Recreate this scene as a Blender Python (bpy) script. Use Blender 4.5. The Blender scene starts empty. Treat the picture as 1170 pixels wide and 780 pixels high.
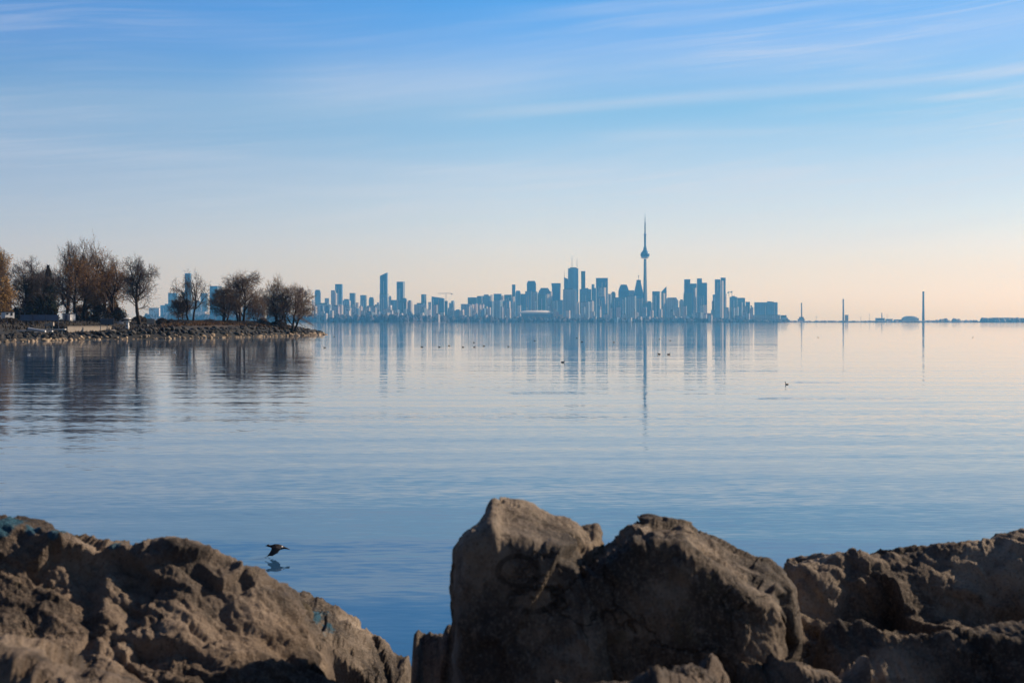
import bpy, bmesh, math, random
import numpy as np
from mathutils import Vector, noise, Matrix

SC = bpy.context.scene
noise.seed_set(29)
COL = SC.collection
R = math.radians
F, CX, HY, H = 1625.0, 585.0, 367.5, 3.5        # lens in photo pixels, centre column, horizon row, eye height (m)
SUN_AZ, SUN_EL = R(66), R(28)

def at(px, py, d):                               # photo pixel at distance d -> point
    return Vector(((px - CX) / F * d, d, H - (py - HY) / F * d))
def on_water(py):                                # distance at which a photo row meets the water
    return H * F / (py - HY)

# ------------------------------------------------------------------ objects
def tag(o, label=None, cat=None, group=None, kind=None):
    if label: o['label'] = label
    if cat: o['category'] = cat
    if group: o['group'] = group
    if kind: o['kind'] = kind
    return o
def empty(name, loc, rz=0.0):
    o = bpy.data.objects.new(name, None); COL.objects.link(o)
    o.location = loc; o.rotation_euler = (0, 0, rz); o.empty_display_size = 0.5
    return o
class MB:
    def __init__(s): s.v = []; s.f = []; s.mi = []
    def add(s, vs, fs, mi=0):
        n = len(s.v); s.v += [tuple(v) for v in vs]
        for f in fs: s.f.append(tuple(i + n for i in f)); s.mi.append(mi)
    def box(s, x0, x1, y0, y1, z0, z1, mi=0):
        s.prism([(x0, y0), (x1, y0), (x1, y1), (x0, y1)], z0, z1, mi)
    def prism(s, poly, z0, z1, mi=0):            # poly counter-clockwise; z1 number or list
        n = len(poly); zt = z1 if isinstance(z1, (list, tuple)) else [z1] * n
        vs = [(p[0], p[1], z0) for p in poly] + [(p[0], p[1], zt[i]) for i, p in enumerate(poly)]
        fs = [tuple(reversed(range(n))), tuple(range(n, 2 * n))]
        fs += [(i, (i + 1) % n, n + (i + 1) % n, n + i) for i in range(n)]
        s.add(vs, fs, mi)
    def loft(s, rings, cap=True, mi=0):          # rings of equal length, bottom to top
        n = len(rings[0]); vs = [p for r in rings for p in r]; fs = []
        for k in range(len(rings) - 1):
            for i in range(n):
                a, b = k * n + i, k * n + (i + 1) % n
                fs.append((a, b, b + n, a + n))
        if cap:
            fs.append(tuple(reversed(range(n)))); fs.append(tuple(range((len(rings) - 1) * n, len(rings) * n)))
        s.add(vs, fs, mi)
    def lathe(s, prof, cx=0, cy=0, n=12, mi=0):  # prof [(r,z)...]
        s.loft([[(cx + r * math.cos(2 * math.pi * i / n), cy + r * math.sin(2 * math.pi * i / n), z) for i in range(n)] for r, z in prof], True, mi)
    def tube(s, pts, rad, n=6, mi=0):
        rings = []; up = Vector((0.13, 0.21, 1)).normalized()
        for k, p in enumerate(pts):
            a = Vector(pts[max(0, k - 1)]); b = Vector(pts[min(len(pts) - 1, k + 1)])
            t = (b - a)
            t = t.normalized() if t.length > 1e-9 else Vector((0, 0, 1))
            u = t.cross(up)
            if u.length < 1e-3: u = t.cross(Vector((1, 0, 0)))
            u.normalize(); w = u.cross(t)
            r = rad[k] if isinstance(rad, (list, tuple)) else rad
            rx, rz = r if isinstance(r, (list, tuple)) else (r, r)
            rings.append([Vector(p) + u * (rx * math.cos(2 * math.pi * i / n)) - w * (rz * math.sin(2 * math.pi * i / n)) for i in range(n)])
        s.loft(rings, True, mi)
    def build(s, name, mats, parent=None, smooth=False, loc=None):
        me = bpy.data.meshes.new(name); me.from_pydata(s.v, [], s.f)
        mats = mats if isinstance(mats, (list, tuple)) else [mats]
        for m in mats: me.materials.append(m)
        if len(mats) > 1: me.polygons.foreach_set('material_index', s.mi)
        if smooth: me.polygons.foreach_set('use_smooth', [True] * len(me.polygons))
        me.update()
        o = bpy.data.objects.new(name, me); COL.objects.link(o)
        if parent: o.parent = parent
        if loc is not None: o.location = loc
        return o

# ------------------------------------------------------------------ materials
class NT:
    def __init__(s, tree): s.t = tree; s.l = tree.links
    def n(s, kind, **kw):
        nd = s.t.nodes.new('ShaderNode' + kind)
        for k, v in kw.items(): setattr(nd, k, v)
        return nd
    def link(s, a, b): s.l.new(a, b)
    def put(s, sock, val):
        if isinstance(val, bpy.types.NodeSocket): s.l.new(val, sock)
        elif val is not None: sock.default_value = val
    def math(s, op, a, b=None, c=None, clamp=False):
        nd = s.n('Math', operation=op, use_clamp=clamp)
        s.put(nd.inputs[0], a)
        if b is not None: s.put(nd.inputs[1], b)
        if c is not None: s.put(nd.inputs[2], c)
        return nd.outputs[0]
    def vmath(s, op, a, b=None):
        nd = s.n('VectorMath', operation=op); s.put(nd.inputs[0], a)
        if b is not None: s.put(nd.inputs[3] if op == 'SCALE' else nd.inputs[1], b)
        return nd.outputs['Value'] if op in ('LENGTH', 'DISTANCE', 'DOT_PRODUCT') else nd.outputs[0]
    def xyz(s, v):
        nd = s.n('SeparateXYZ'); s.put(nd.inputs[0], v); return nd.outputs
    def comb(s, x, y, z):
        nd = s.n('CombineXYZ'); s.put(nd.inputs[0], x); s.put(nd.inputs[1], y); s.put(nd.inputs[2], z); return nd.outputs[0]
    def noise(s, vec, scale, detail=4, rough=0.5, dim='3D', dist=0.0, out=0):
        nd = s.n('TexNoise', noise_dimensions=dim); s.put(nd.inputs['Vector'], vec)
        nd.inputs['Scale'].default_value = scale; nd.inputs['Detail'].default_value = detail
        nd.inputs['Roughness'].default_value = rough; nd.inputs['Distortion'].default_value = dist
        return nd.outputs[out]
    def step(s, v, a, b):
        nd = s.n('MapRange', interpolation_type='SMOOTHSTEP'); s.put(nd.inputs[0], v)
        s.put(nd.inputs[1], a); s.put(nd.inputs[2], b); return nd.outputs[0]
    def mix(s, f, a, b, mode='MIX'):
        nd = s.n('Mix', data_type='RGBA', blend_type=mode)
        s.put(nd.inputs[0], f)
        for i, c in ((6, a), (7, b)):
            s.put(nd.inputs[i], (tuple(c) + (1,) if isinstance(c, (tuple, list)) and len(c) == 3 else c))
        return nd.outputs[2]
    def ramp(s, f, stops, interp='LINEAR'):
        nd = s.n('ValToRGB'); s.put(nd.inputs[0], f); cr = nd.color_ramp; cr.interpolation = interp
        while len(cr.elements) < len(stops): cr.elements.new(0.5)
        for e, (p, c) in zip(cr.elements, sorted(stops)):
            e.position = p; e.color = tuple(c) + (1,) if len(c) == 3 else c
        return nd.outputs[0]

def mat(name):
    m = bpy.data.materials.new(name); m.use_nodes = True
    g = NT(m.node_tree); b = m.node_tree.nodes['Principled BSDF']
    return m, g, b
def plain(name, col, rough=0.7, var=0.15, scale=3.0, metal=0.0, spec=0.3):
    m, g, b = mat(name)
    tc = g.n('TexCoord').outputs['Object']
    n = g.noise(tc, scale, 5, 0.6)
    c2 = tuple(min(1, c * (1 + var)) for c in col); c1 = tuple(c * (1 - var) for c in col)
    g.link(g.mix(n, c1, c2), b.inputs['Base Color'])
    b.inputs['Roughness'].default_value = rough; b.inputs['Metallic'].default_value = metal
    b.inputs['Specular IOR Level'].default_value = spec
    return m

def facade(name, glass, slab, bay=3.2, share=0.6, rough=0.35):
    """storeys and bays of windows worked out from the wall's own coordinates"""
    m, g, b = mat(name)
    tc = g.n('TexCoord').outputs['Object']; x, y, z = g.xyz(tc)[:3]
    rnd = g.n('ObjectInfo').outputs['Random']
    fl = g.math('FRACT', g.math('DIVIDE', z, 3.3))
    hb = g.math('ADD', g.math('MULTIPLY', x, 1.0), g.math('MULTIPLY', y, 0.77))
    bx = g.math('FRACT', g.math('DIVIDE', hb, bay * 2.5))
    win = g.math('MULTIPLY', g.math('LESS_THAN', fl, share), g.math('LESS_THAN', bx, 0.8))
    cell = g.comb(g.math('FLOOR', g.math('DIVIDE', hb, bay * 2.5)), g.math('FLOOR', g.math('DIVIDE', z, 3.3)), 0)
    wn = g.n('TexWhiteNoise', noise_dimensions='2D'); g.link(cell, wn.inputs['Vector'])
    bands = g.noise(g.comb(g.math('MULTIPLY', hb, 0.09), g.math('MULTIPLY', z, 0.006), g.math('MULTIPLY', rnd, 40)), 1.0, 3, 0.6)
    gl = g.mix(wn.outputs[0], tuple(c * 0.55 for c in glass), tuple(c * 1.35 for c in glass))
    col = g.mix(win, slab, gl)
    k = g.math('ADD', g.math('MULTIPLY', bands, 0.9), g.math('ADD', g.math('MULTIPLY', rnd, 0.35), 0.35))
    sc = g.vmath('SCALE', col, k)
    g.link(sc, b.inputs['Base Color'])
    b.inputs['Roughness'].default_value = rough; b.inputs['Specular IOR Level'].default_value = 0.4
    return m

M = {}
M['G'] = facade('deep_blue_glass', (0.012, 0.11, 0.3), (0.03, 0.15, 0.34), 3.0, 0.75)
M['B'] = facade('blue_glass', (0.05, 0.17, 0.34), (0.22, 0.34, 0.48), 3.2, 0.65)
M['T'] = facade('teal_glass', (0.03, 0.13, 0.17), (0.13, 0.22, 0.26), 3.4, 0.65)
M['C'] = facade('grey_concrete_windows', (0.14, 0.19, 0.26), (0.5, 0.5, 0.54), 3.4, 0.5, 0.7)
M['P'] = facade('pale_concrete_windows', (0.22, 0.26, 0.32), (0.68, 0.66, 0.66), 3.8, 0.4, 0.8)
M['K'] = facade('rosy_precast_windows', (0.22, 0.2, 0.25), (0.64, 0.53, 0.54), 3.4, 0.45, 0.8)
M['D'] = facade('dark_glass', (0.012, 0.03, 0.06), (0.03, 0.06, 0.1), 3.0, 0.7)
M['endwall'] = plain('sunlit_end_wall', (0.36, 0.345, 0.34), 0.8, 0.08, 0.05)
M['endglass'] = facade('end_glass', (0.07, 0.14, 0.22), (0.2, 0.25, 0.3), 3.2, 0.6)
M['plant'] = plain('roof_plant_grey', (0.12, 0.15, 0.2), 0.8, 0.2, 0.1)
M['white'] = plain('white_paint', (0.8, 0.78, 0.75), 0.5, 0.05, 2)
M['concrete'] = plain('weathered_concrete', (0.42, 0.36, 0.3), 0.9, 0.25, 1.2)
M['conc_grey'] = plain('grey_tower_concrete', (0.05, 0.09, 0.15), 0.8, 0.1, 0.05)
M['steel'] = plain('grey_steel', (0.12, 0.13, 0.15), 0.5, 0.2, 1.0, 0.3)
M['darksteel'] = plain('dark_steel', (0.04, 0.045, 0.05), 0.5, 0.2, 1.0)
M['woodgrey'] = plain('grey_boards', (0.13, 0.135, 0.16), 0.85, 0.3, 2)
M['bluegrey'] = plain('blue_grey_paint', (0.16, 0.19, 0.27), 0.7, 0.15, 1)
M['roofdark'] = plain('dark_shingles', (0.05, 0.04, 0.045), 0.9, 0.3, 3)
M['pinkwall'] = plain('rosy_stucco', (0.55, 0.36, 0.28), 0.85, 0.1, 1)
M['redbrick'] = plain('red_brick_wall', (0.3, 0.09, 0.07), 0.85, 0.2, 2)
M['glassdark'] = plain('dark_window_glass', (0.02, 0.025, 0.03), 0.15, 0.1, 1, 0, 0.6)
M['bark'] = plain('grey_brown_bark', (0.05, 0.038, 0.03), 0.95, 0.35, 4)
M['barkpale'] = plain('pale_bark', (0.3, 0.25, 0.2), 0.9, 0.3, 4)
M['twig'] = plain('brown_twigs', (0.17, 0.115, 0.08), 0.95, 0.35, 0.6)
M['twigdark'] = plain('dark_twigs', (0.1, 0.078, 0.07), 0.95, 0.35, 0.6)
M['leafbrown'] = plain('rusty_brown_leaves', (0.27, 0.135, 0.045), 0.85, 0.4, 0.8)
M['leafgold'] = plain('golden_willow_leaves', (0.4, 0.23, 0.075), 0.85, 0.4, 0.8)
M['leafgreen'] = plain('dark_evergreen_needles', (0.022, 0.032, 0.02), 0.85, 0.4, 0.8)
M['shrub'] = plain('dry_brown_shrub', (0.045, 0.034, 0.028), 0.9, 0.4, 0.8)
M['islandwood_hazed'] = plain('island_woods_haze_tint', (0.34, 0.3, 0.31), 0.95, 0.3, 0.03)  # bare woods paled: extra distance haze put into the colour
M['farwood'] = plain('far_bare_woods', (0.1, 0.085, 0.09), 0.95, 0.4, 0.03)
M['stackgrey'] = plain('stack_concrete', (0.34, 0.31, 0.31), 0.85, 0.15, 0.05)
M['stackblue'] = plain('stack_steel', (0.1, 0.13, 0.18), 0.7, 0.15, 0.05)
M['duckdark'] = plain('dark_plumage', (0.02, 0.018, 0.018), 0.7, 0.3, 20)
M['duckwhite'] = plain('white_plumage', (0.75, 0.73, 0.7), 0.7, 0.1, 20)

# ------------------------------------------------------------------ sky, sun, haze, water
def world():
    w = bpy.data.worlds.new('World'); SC.world = w; w.use_nodes = True
    g = NT(w.node_tree); bg = w.node_tree.nodes['Background']
    sky = g.n('TexSky', sky_type='NISHITA', sun_disc=False, sun_elevation=SUN_EL, sun_rotation=SUN_AZ,
              air_density=1.0, dust_density=0.6, ozone_density=2.0, altitude=80)
    d = g.n('TexCoord').outputs['Generated']
    x, y, z = g.xyz(d)[:3]
    el = g.math('MULTIPLY', g.math('ARCSINE', z), 180 / math.pi)          # degrees
    az = g.math('MULTIPLY', g.math('ARCTAN2', x, y), 180 / math.pi)
    t = g.math('DIVIDE', el, 45.0, clamp=True)
    stops = SKY_TINT
    tint = g.vmath('SCALE', g.ramp(t, [(e / 45.0, tuple(c / 3.0 for c in col)) for e, col in stops]), 3.0)
    col = g.mix(1.0, sky.outputs[0], tint, 'MULTIPLY')
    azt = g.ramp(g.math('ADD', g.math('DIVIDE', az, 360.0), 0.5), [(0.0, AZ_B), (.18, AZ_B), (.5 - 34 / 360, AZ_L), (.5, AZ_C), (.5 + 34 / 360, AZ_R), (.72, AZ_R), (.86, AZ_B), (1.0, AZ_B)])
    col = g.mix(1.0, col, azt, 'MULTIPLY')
    # thin cirrus: long streaks in direction space
    tilt = g.math('ADD', el, g.math('MULTIPLY', az, -0.09))
    wob = g.noise(g.comb(g.math('MULTIPLY', az, 0.05), g.math('MULTIPLY', el, 0.1), 3.3), 1.0, 2)
    tilt = g.math('ADD', tilt, g.math('MULTIPLY', g.math('SUBTRACT', wob, 0.5), 1.6))
    big = g.noise(g.comb(g.math('MULTIPLY', az, 0.035), g.math('MULTIPLY', tilt, 0.3), 0.7), 1.0, 3, 0.55)
    fine = g.noise(g.comb(g.math('MULTIPLY', az, 0.12), g.math('MULTIPLY', tilt, 2.6), 5.1), 1.0, 6, 0.66, dist=0.6)
    veil = g.math('MULTIPLY', g.step(big, 0.38, 0.72), g.math('ADD', 0.3, g.math('MULTIPLY', g.step(fine, 0.38, 0.7), 0.9)))
    veil = g.math('MULTIPLY', veil, g.math('ADD', 0.22, g.math('MULTIPLY', g.step(az, -16, 20), 0.36)))
    # the three brighter bands
    def band(e0, slope, curv, width, a0, a1, amp):
        c = g.math('ADD', e0, g.math('ADD', g.math('MULTIPLY', az, slope), g.math('MULTIPLY', g.math('MULTIPLY', az, az), curv)))
        q = g.math('DIVIDE', g.math('SUBTRACT', g.math('ADD', el, g.math('MULTIPLY', g.math('SUBTRACT', wob, 0.5), 0.5)), c), width)
        gau = g.math('POWER', 2.718, g.math('MULTIPLY', g.math('MULTIPLY', q, q), -1.0))
        e = g.math('MULTIPLY', g.step(az, a0, a0 + 6), g.math('SUBTRACT', 1.0, g.step(az, a1 - 6, a1)))
        return g.math('MULTIPLY', g.math('MULTIPLY', gau, e), g.math('MULTIPLY', g.math('ADD', 0.35, fine), amp))
    bands = [band(8.4, 0.075, -0.0008, 0.22, -4, 40, 0.36), band(9.3, 0.06, 0.0, 1.0, -28, 4, 0.22), band(9.9, 0.05, 0.0, 1.1, -12, 40, 0.24),
             band(11.6, 0.05, 0.0, 0.22, 2, 14, 0.18), band(7.35, 0.02, 0.0, 0.2, 1, 14, 0.26),
             band(6.1, -0.03, 0.0, 0.26, -30, 8, 0.13), band(8.7, 0.0, 0.0, 0.18, 12, 40, 0.28), band(12.3, 0.02, 0.0, 0.3, -2, 40, 0.15)]
    for b_ in bands: veil = g.math('ADD', veil, b_)
    veil = g.math('MULTIPLY', veil, g.math('MULTIPLY', g.step(el, 0.5, 6.0), g.math('SUBTRACT', 1.0, g.step(el, 30, 60))), clamp=True)
    col = g.mix(veil, col, CLOUD)
    g.link(col, bg.inputs[0]); bg.inputs[1].default_value = 0.15

SKY_TINT = [(0.0, (1.08, 1.09, 0.98)), (1.0, (1.14, 1.12, 1.22)), (3.0, (1.12, 1.06, 1.3)), (6.0, (0.92, 0.97, 1.19)),
            (8.5, (0.58, 0.87, 1.13)), (11, (0.47, 0.83, 1.28)), (13.0, (0.28, 0.77, 1.3)), (20, (0.46, 0.74, 1.12)), (45, (0.2, 0.32, 0.52))]
CLOUD = (4.3, 4.7, 5.7)
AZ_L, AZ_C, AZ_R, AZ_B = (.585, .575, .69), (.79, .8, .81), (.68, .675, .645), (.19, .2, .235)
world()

sun = bpy.data.lights.new('sun', 'SUN'); sun.energy = 5.0; sun.angle = R(0.5); sun.color = (1.0, 0.86, 0.69)
so = bpy.data.objects.new('sun', sun); COL.objects.link(so)
sd = Vector((math.sin(SUN_AZ) * math.cos(SUN_EL), math.cos(SUN_AZ) * math.cos(SUN_EL), math.sin(SUN_EL)))
so.rotation_euler = sd.to_track_quat('Z', 'Y').to_euler(); so.location = (200, 50, 200)

HAZE_DENSITY, HAZE_COL = 8.8e-5, (0.13, 0.52, 1.0)
def haze():
    mb = MB(); mb.box(-9500, 9500, -700, 14200, -6, 566)
    m = bpy.data.materials.new('haze_air'); m.use_nodes = True; t = m.node_tree
    for n in list(t.nodes):
        if n.type == 'BSDF_PRINCIPLED': t.nodes.remove(n)
    v = t.nodes.new('ShaderNodeVolumePrincipled')
    v.inputs['Color'].default_value = HAZE_COL + (1,); v.inputs['Density'].default_value = HAZE_DENSITY
    v.inputs['Anisotropy'].default_value = 0.2; v.inputs['Density Attribute'].default_value = ''
    v.inputs['Absorption Color'].default_value = (1, 1, 1, 1)
    t.links.new(v.outputs[0], t.nodes['Material Output'].inputs['Volume'])
    try: m.cycles.homogeneous_volume = True
    except Exception: pass
    o = mb.build('haze', m); tag(o, kind='stuff', label='thin blue morning haze over the lake and skyline')
    tag(o, cat='haze'); o.display_type = 'WIRE'
haze()

def water():
    m, g, b = mat('lake_water')
    p = g.n('NewGeometry').outputs['Position']; x, y, z = g.xyz(p)[:3]
    def layer(sx, sy, off, detail, amp, rough=0.5):
        n = g.noise(g.comb(g.math('MULTIPLY', x, sx), g.math('MULTIPLY', y, sy), off), 1.0, detail, rough, '3D', 0.3, 1)
        v = g.vmath('SUBTRACT', n, (0.5, 0.5, 0.5))
        return g.vmath('SCALE', v, amp)
    gust = g.noise(g.comb(g.math('MULTIPLY', x, 0.008), g.math('MULTIPLY', y, 0.03), 1.7), 1.0, 4, 0.6)
    gust = g.math('ADD', 0.3, g.math('MULTIPLY', g.step(gust, 0.34, 0.68), 1.2))
    near = g.math('SUBTRACT', 1.0, g.step(y, 12, 110))
    def patch(xc, yc, hx, hy, amp):
        q = g.math('ADD', g.math('POWER', g.math('DIVIDE', g.math('SUBTRACT', x, xc), hx), 4.0),
                   g.math('POWER', g.math('DIVIDE', g.math('SUBTRACT', y, g.math('ADD', yc, g.math('MULTIPLY', g.math('SUBTRACT', gust, 0.9), hy))), hy), 2.0))
        return g.math('MULTIPLY', g.math('SUBTRACT', 1.0, g.step(q, 0.3, 1.0)), amp)
    pt = None
    for a in WIND_STREAKS:
        k = patch(*a); pt = k if pt is None else g.math('ADD', pt, k)
    k1 = g.math('MULTIPLY', g.math('ADD', g.math('ADD', 0.38, g.math('MULTIPLY', near, 0.62)), pt), gust)
    s = g.vmath('SCALE', layer(2.3, 8.0, 0.0, 3, 0.12), k1)
    k2 = g.math('MULTIPLY', g.math('ADD', g.math('ADD', 0.35, g.math('MULTIPLY', near, 0.65)), pt), gust)
    s = g.vmath('ADD', s, g.vmath('SCALE', layer(0.3, 1.6, 9.0, 2, 0.026), k2))
    s = g.vmath('ADD', s, layer(0.012, 0.3, 4.0, 2, 0.015))
    ph = g.noise(g.comb(g.math('MULTIPLY', x, 0.035), g.math('MULTIPLY', y, 0.08), 2.2), 1.0, 2, 0.5)
    def swell(wl, skew, amp, k):
        a = g.math('ADD', g.math('MULTIPLY', g.math('ADD', y, g.math('MULTIPLY', x, skew)), 2 * math.pi / wl), g.math('MULTIPLY', ph, k))
        return g.comb(0.0, g.math('MULTIPLY', g.math('SINE', a), amp), 0.0)
    s = g.vmath('ADD', s, swell(5.2, 0.05, 0.0042, 9.0))
    s = g.vmath('ADD', s, swell(2.3, -0.06, 0.0035, 16.0))
    s = g.vmath('ADD', s, layer(0.004, 0.05, 7.0, 2, 0.006))
    sx, sy, sz = g.xyz(s)[:3]
    nrm = g.vmath('NORMALIZE', g.comb(sx, g.math('MULTIPLY', sy, 1.0), 1.0))
    g.link(nrm, b.inputs['Normal'])
    b.inputs['Base Color'].default_value = (0.03, 0.092, 0.185, 1)
    b.inputs['Roughness'].default_value = 0.03; b.inputs['IOR'].default_value = 1.33
    mb = MB(); mb.add([(-9300, -300, 0), (9300, -300, 0), (9300, 14000, 0), (-9300, 14000, 0)], [(0, 1, 2, 3)])
    tag(mb.build('water', m), 'calm blue lake water reflecting the skyline', kind='structure')
#                x centre, y centre, half x, half y, extra ripple
WIND_STREAKS = [(17.2, 81.6, 2.0, .9, 4.0), (14.8, 65, 4.6, 1.2, 3.0), (12.4, 65.2, 1.4, 1.2, 3.0), (1.7, 69.5, 2.2, 1.4, 1.2), (-8.5, 203, 6.5, 3.0, 1.6), (330, 1040, 130, 60, 5.0), (22, 100, 14, 2.0, .8),
                (-24, 130, 14, 4, .8), (-3, 52, 8, 1.2, .6), (12, 44, 10, .8, .6)]
water()

# ------------------------------------------------------------------ the far city
BUILT = []                                        # (minx,maxx,miny,maxy) footprints already taken
LAYER = {'f': 7150, 'm': 7450, 'b': 7800}
def clear_distance(px0, px1, d, depth):
    while True:
        x0, x1 = (px0 - CX) / F * d - 2, (px1 - CX) / F * d + 2
        hit = [b for b in BUILT if x0 < b[1] and x1 > b[0] and d < b[3] + 4 and d + depth + 4 > b[2]]
        if not hit: break
        d = max(b[3] for b in hit) + 6
    BUILT.append((x0, x1, d, d + depth)); return d

def tower(x0, x1, yt, layer, strip, mk, roof, name, label, cat='building', yb=None):
    rnd = random.Random(int(x0 * 10) + int(yt * 7))
    d = LAYER[layer] if isinstance(layer, str) else layer
    s_px = max(strip, 0.25); k = d / F
    w, s = (x1 - s_px - x0) * k, s_px * k
    b = min(38.0, max(14.0, w * 0.8)); a = min(w * s / b, 40)
    d = clear_distance(x0, x1, d, a + b); k = d / F
    w, s = (x1 - s_px - x0) * k, s_px * k; a = min(w * s / b, 40)
    X0 = (x0 - CX) * k; X1 = (x1 - CX) * k
    zt = H - (yt - HY) * k; zb = 0.8
    root = empty(name, ((X0 + X1) / 2, d, zb)); ox, oy = (X0 + X1) / 2, d
    A = (X0 - ox, a); B = (X1 - s - ox, 0); Cc = (X1 - ox, b); Dd = (X0 + s - ox, a + b)
    poly = [A, B, Cc, Dd]; h = zt - zb
    m = M[mk]; fac = MB()
    def inset(f, poly=poly):
        cx = sum(p[0] for p in poly) / 4; cy = sum(p[1] for p in poly) / 4
        return [(cx + (p[0] - cx) * f, cy + (p[1] - cy) * f) for p in poly]
    plant = None; hw = h
    if roof == 'plant':
        hw = h - rnd.uniform(5, 8); fac.prism(poly, 0, hw)
        plant = MB(); plant.prism(inset(rnd.uniform(0.45, 0.7)), hw, h)
    elif roof == 'slantr': fac.prism(poly, 0, [h - min(18, h * .12), h, h, h - min(18, h * .12)]); hw = h - 12
    elif roof == 'slantl': fac.prism(poly, 0, [h, h - 10, h - 10, h]); hw = h - 10
    elif roof == 'sharp': fac.prism(poly, 0, [h - 30, h, h, h - 30]); hw = h - 26
    elif roof == 'chamfer':
        hw = h - 14; fac.loft([[(p[0], p[1], z) for p in pl] for pl, z in ((poly, 0), (poly, hw), (inset(.74), h))])
    elif roof == 'peak':
        hw = h * .82; fac.loft([[(p[0], p[1], z) for p in pl] for pl, z in ((poly, 0), (poly, hw), (inset(.86), h * .9), (inset(.55), h))])
    elif roof == 'pyramid':
        hw = h * .66
        fac.loft([[(p[0], p[1], z) for p in pl] for pl, z in ((poly, 0), (poly, hw), (inset(.8), h * .78), (inset(.5), h * .93), (inset(.42), h))])
    elif roof == 'flare':
        hw = h - 8; fac.loft([[(p[0], p[1], z) for p in pl] for pl, z in ((inset(.9), 0), (inset(.9), h - 24), (poly, h - 9), (poly, h))])
    elif roof == 'stepl':                          # left part lower
        fac.prism(poly, 0, h * .9); plant = MB(); q = [((A[0] + B[0]) / 2, (A[1] + B[1]) / 2), B, Cc, ((Cc[0] + Dd[0]) / 2, (Cc[1] + Dd[1]) / 2)]
        plant.prism(inset(.96, q), h * .9, h); hw = h * .9
    elif roof == 'stepr':
        fac.prism(poly, 0, h * .9); plant = MB(); q = [A, ((A[0] + B[0]) / 2, (A[1] + B[1]) / 2), ((Cc[0] + Dd[0]) / 2, (Cc[1] + Dd[1]) / 2), Dd]
        plant.prism(inset(.96, q), h * .9, h); hw = h * .9
    elif roof == 'setback':
        hw = h * .55; fac.prism(poly, 0, hw); fac.prism(inset(.8), hw, h)
    else: fac.prism(poly, 0, h)
    fac.build('facade', m, root)
    if plant: plant.build('penthouse' if roof.startswith('step') else 'roof_plant', m if roof.startswith('step') else M['plant'], root)
    if roof == 'flat':                             # a thin parapet cap
        pc = MB(); pc.prism(inset(1.012), h + .003, h + 1.6); pc.build('parapet', M['plant'], root)
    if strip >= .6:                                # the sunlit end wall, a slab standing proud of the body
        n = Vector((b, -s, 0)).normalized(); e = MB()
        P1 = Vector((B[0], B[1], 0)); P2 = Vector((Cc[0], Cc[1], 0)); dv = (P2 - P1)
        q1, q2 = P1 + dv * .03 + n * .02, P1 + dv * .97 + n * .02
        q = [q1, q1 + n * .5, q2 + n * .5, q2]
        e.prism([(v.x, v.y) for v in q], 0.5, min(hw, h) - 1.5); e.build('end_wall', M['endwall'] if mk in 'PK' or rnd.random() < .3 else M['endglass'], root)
    if w > 26 and rnd.random() < .6 and roof not in ('flare', 'setback'):   # vertical stacks of balconies on the front
        t = Vector((B[0] - A[0], B[1] - A[1], 0)); L = t.length; t.normalize(); n = Vector((t.y, -t.x, 0))
        for i in range(2 if w < 50 else 3):
            u = L * (rnd.uniform(.12, .22) + i * .33); st = MB(); wv = rnd.uniform(3.0, 5.5)
            p1 = Vector((A[0], A[1], 0)) + t * u + n * .03; p2 = p1 + t * wv
            st.prism([(v.x, v.y) for v in (p1, p1 + n * 1.4, p2 + n * 1.4, p2)], 3, hw * rnd.uniform(.8, .97))
            st.build('balcony_stack', M[rnd.choice('PCBK')], root)
    tag(root, label, cat, 'distant city towers')
    return root, (X0, X1, d, zt)

def spire(root, z0, z1, r, x=0, y=8, name='antenna'):
    mb = MB(); mb.lathe([(r, z0), (r * .8, (z0 + z1) / 2), (r * .3, z1)], x, y, 6); return mb.build(name, M['darksteel'], root)

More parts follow.
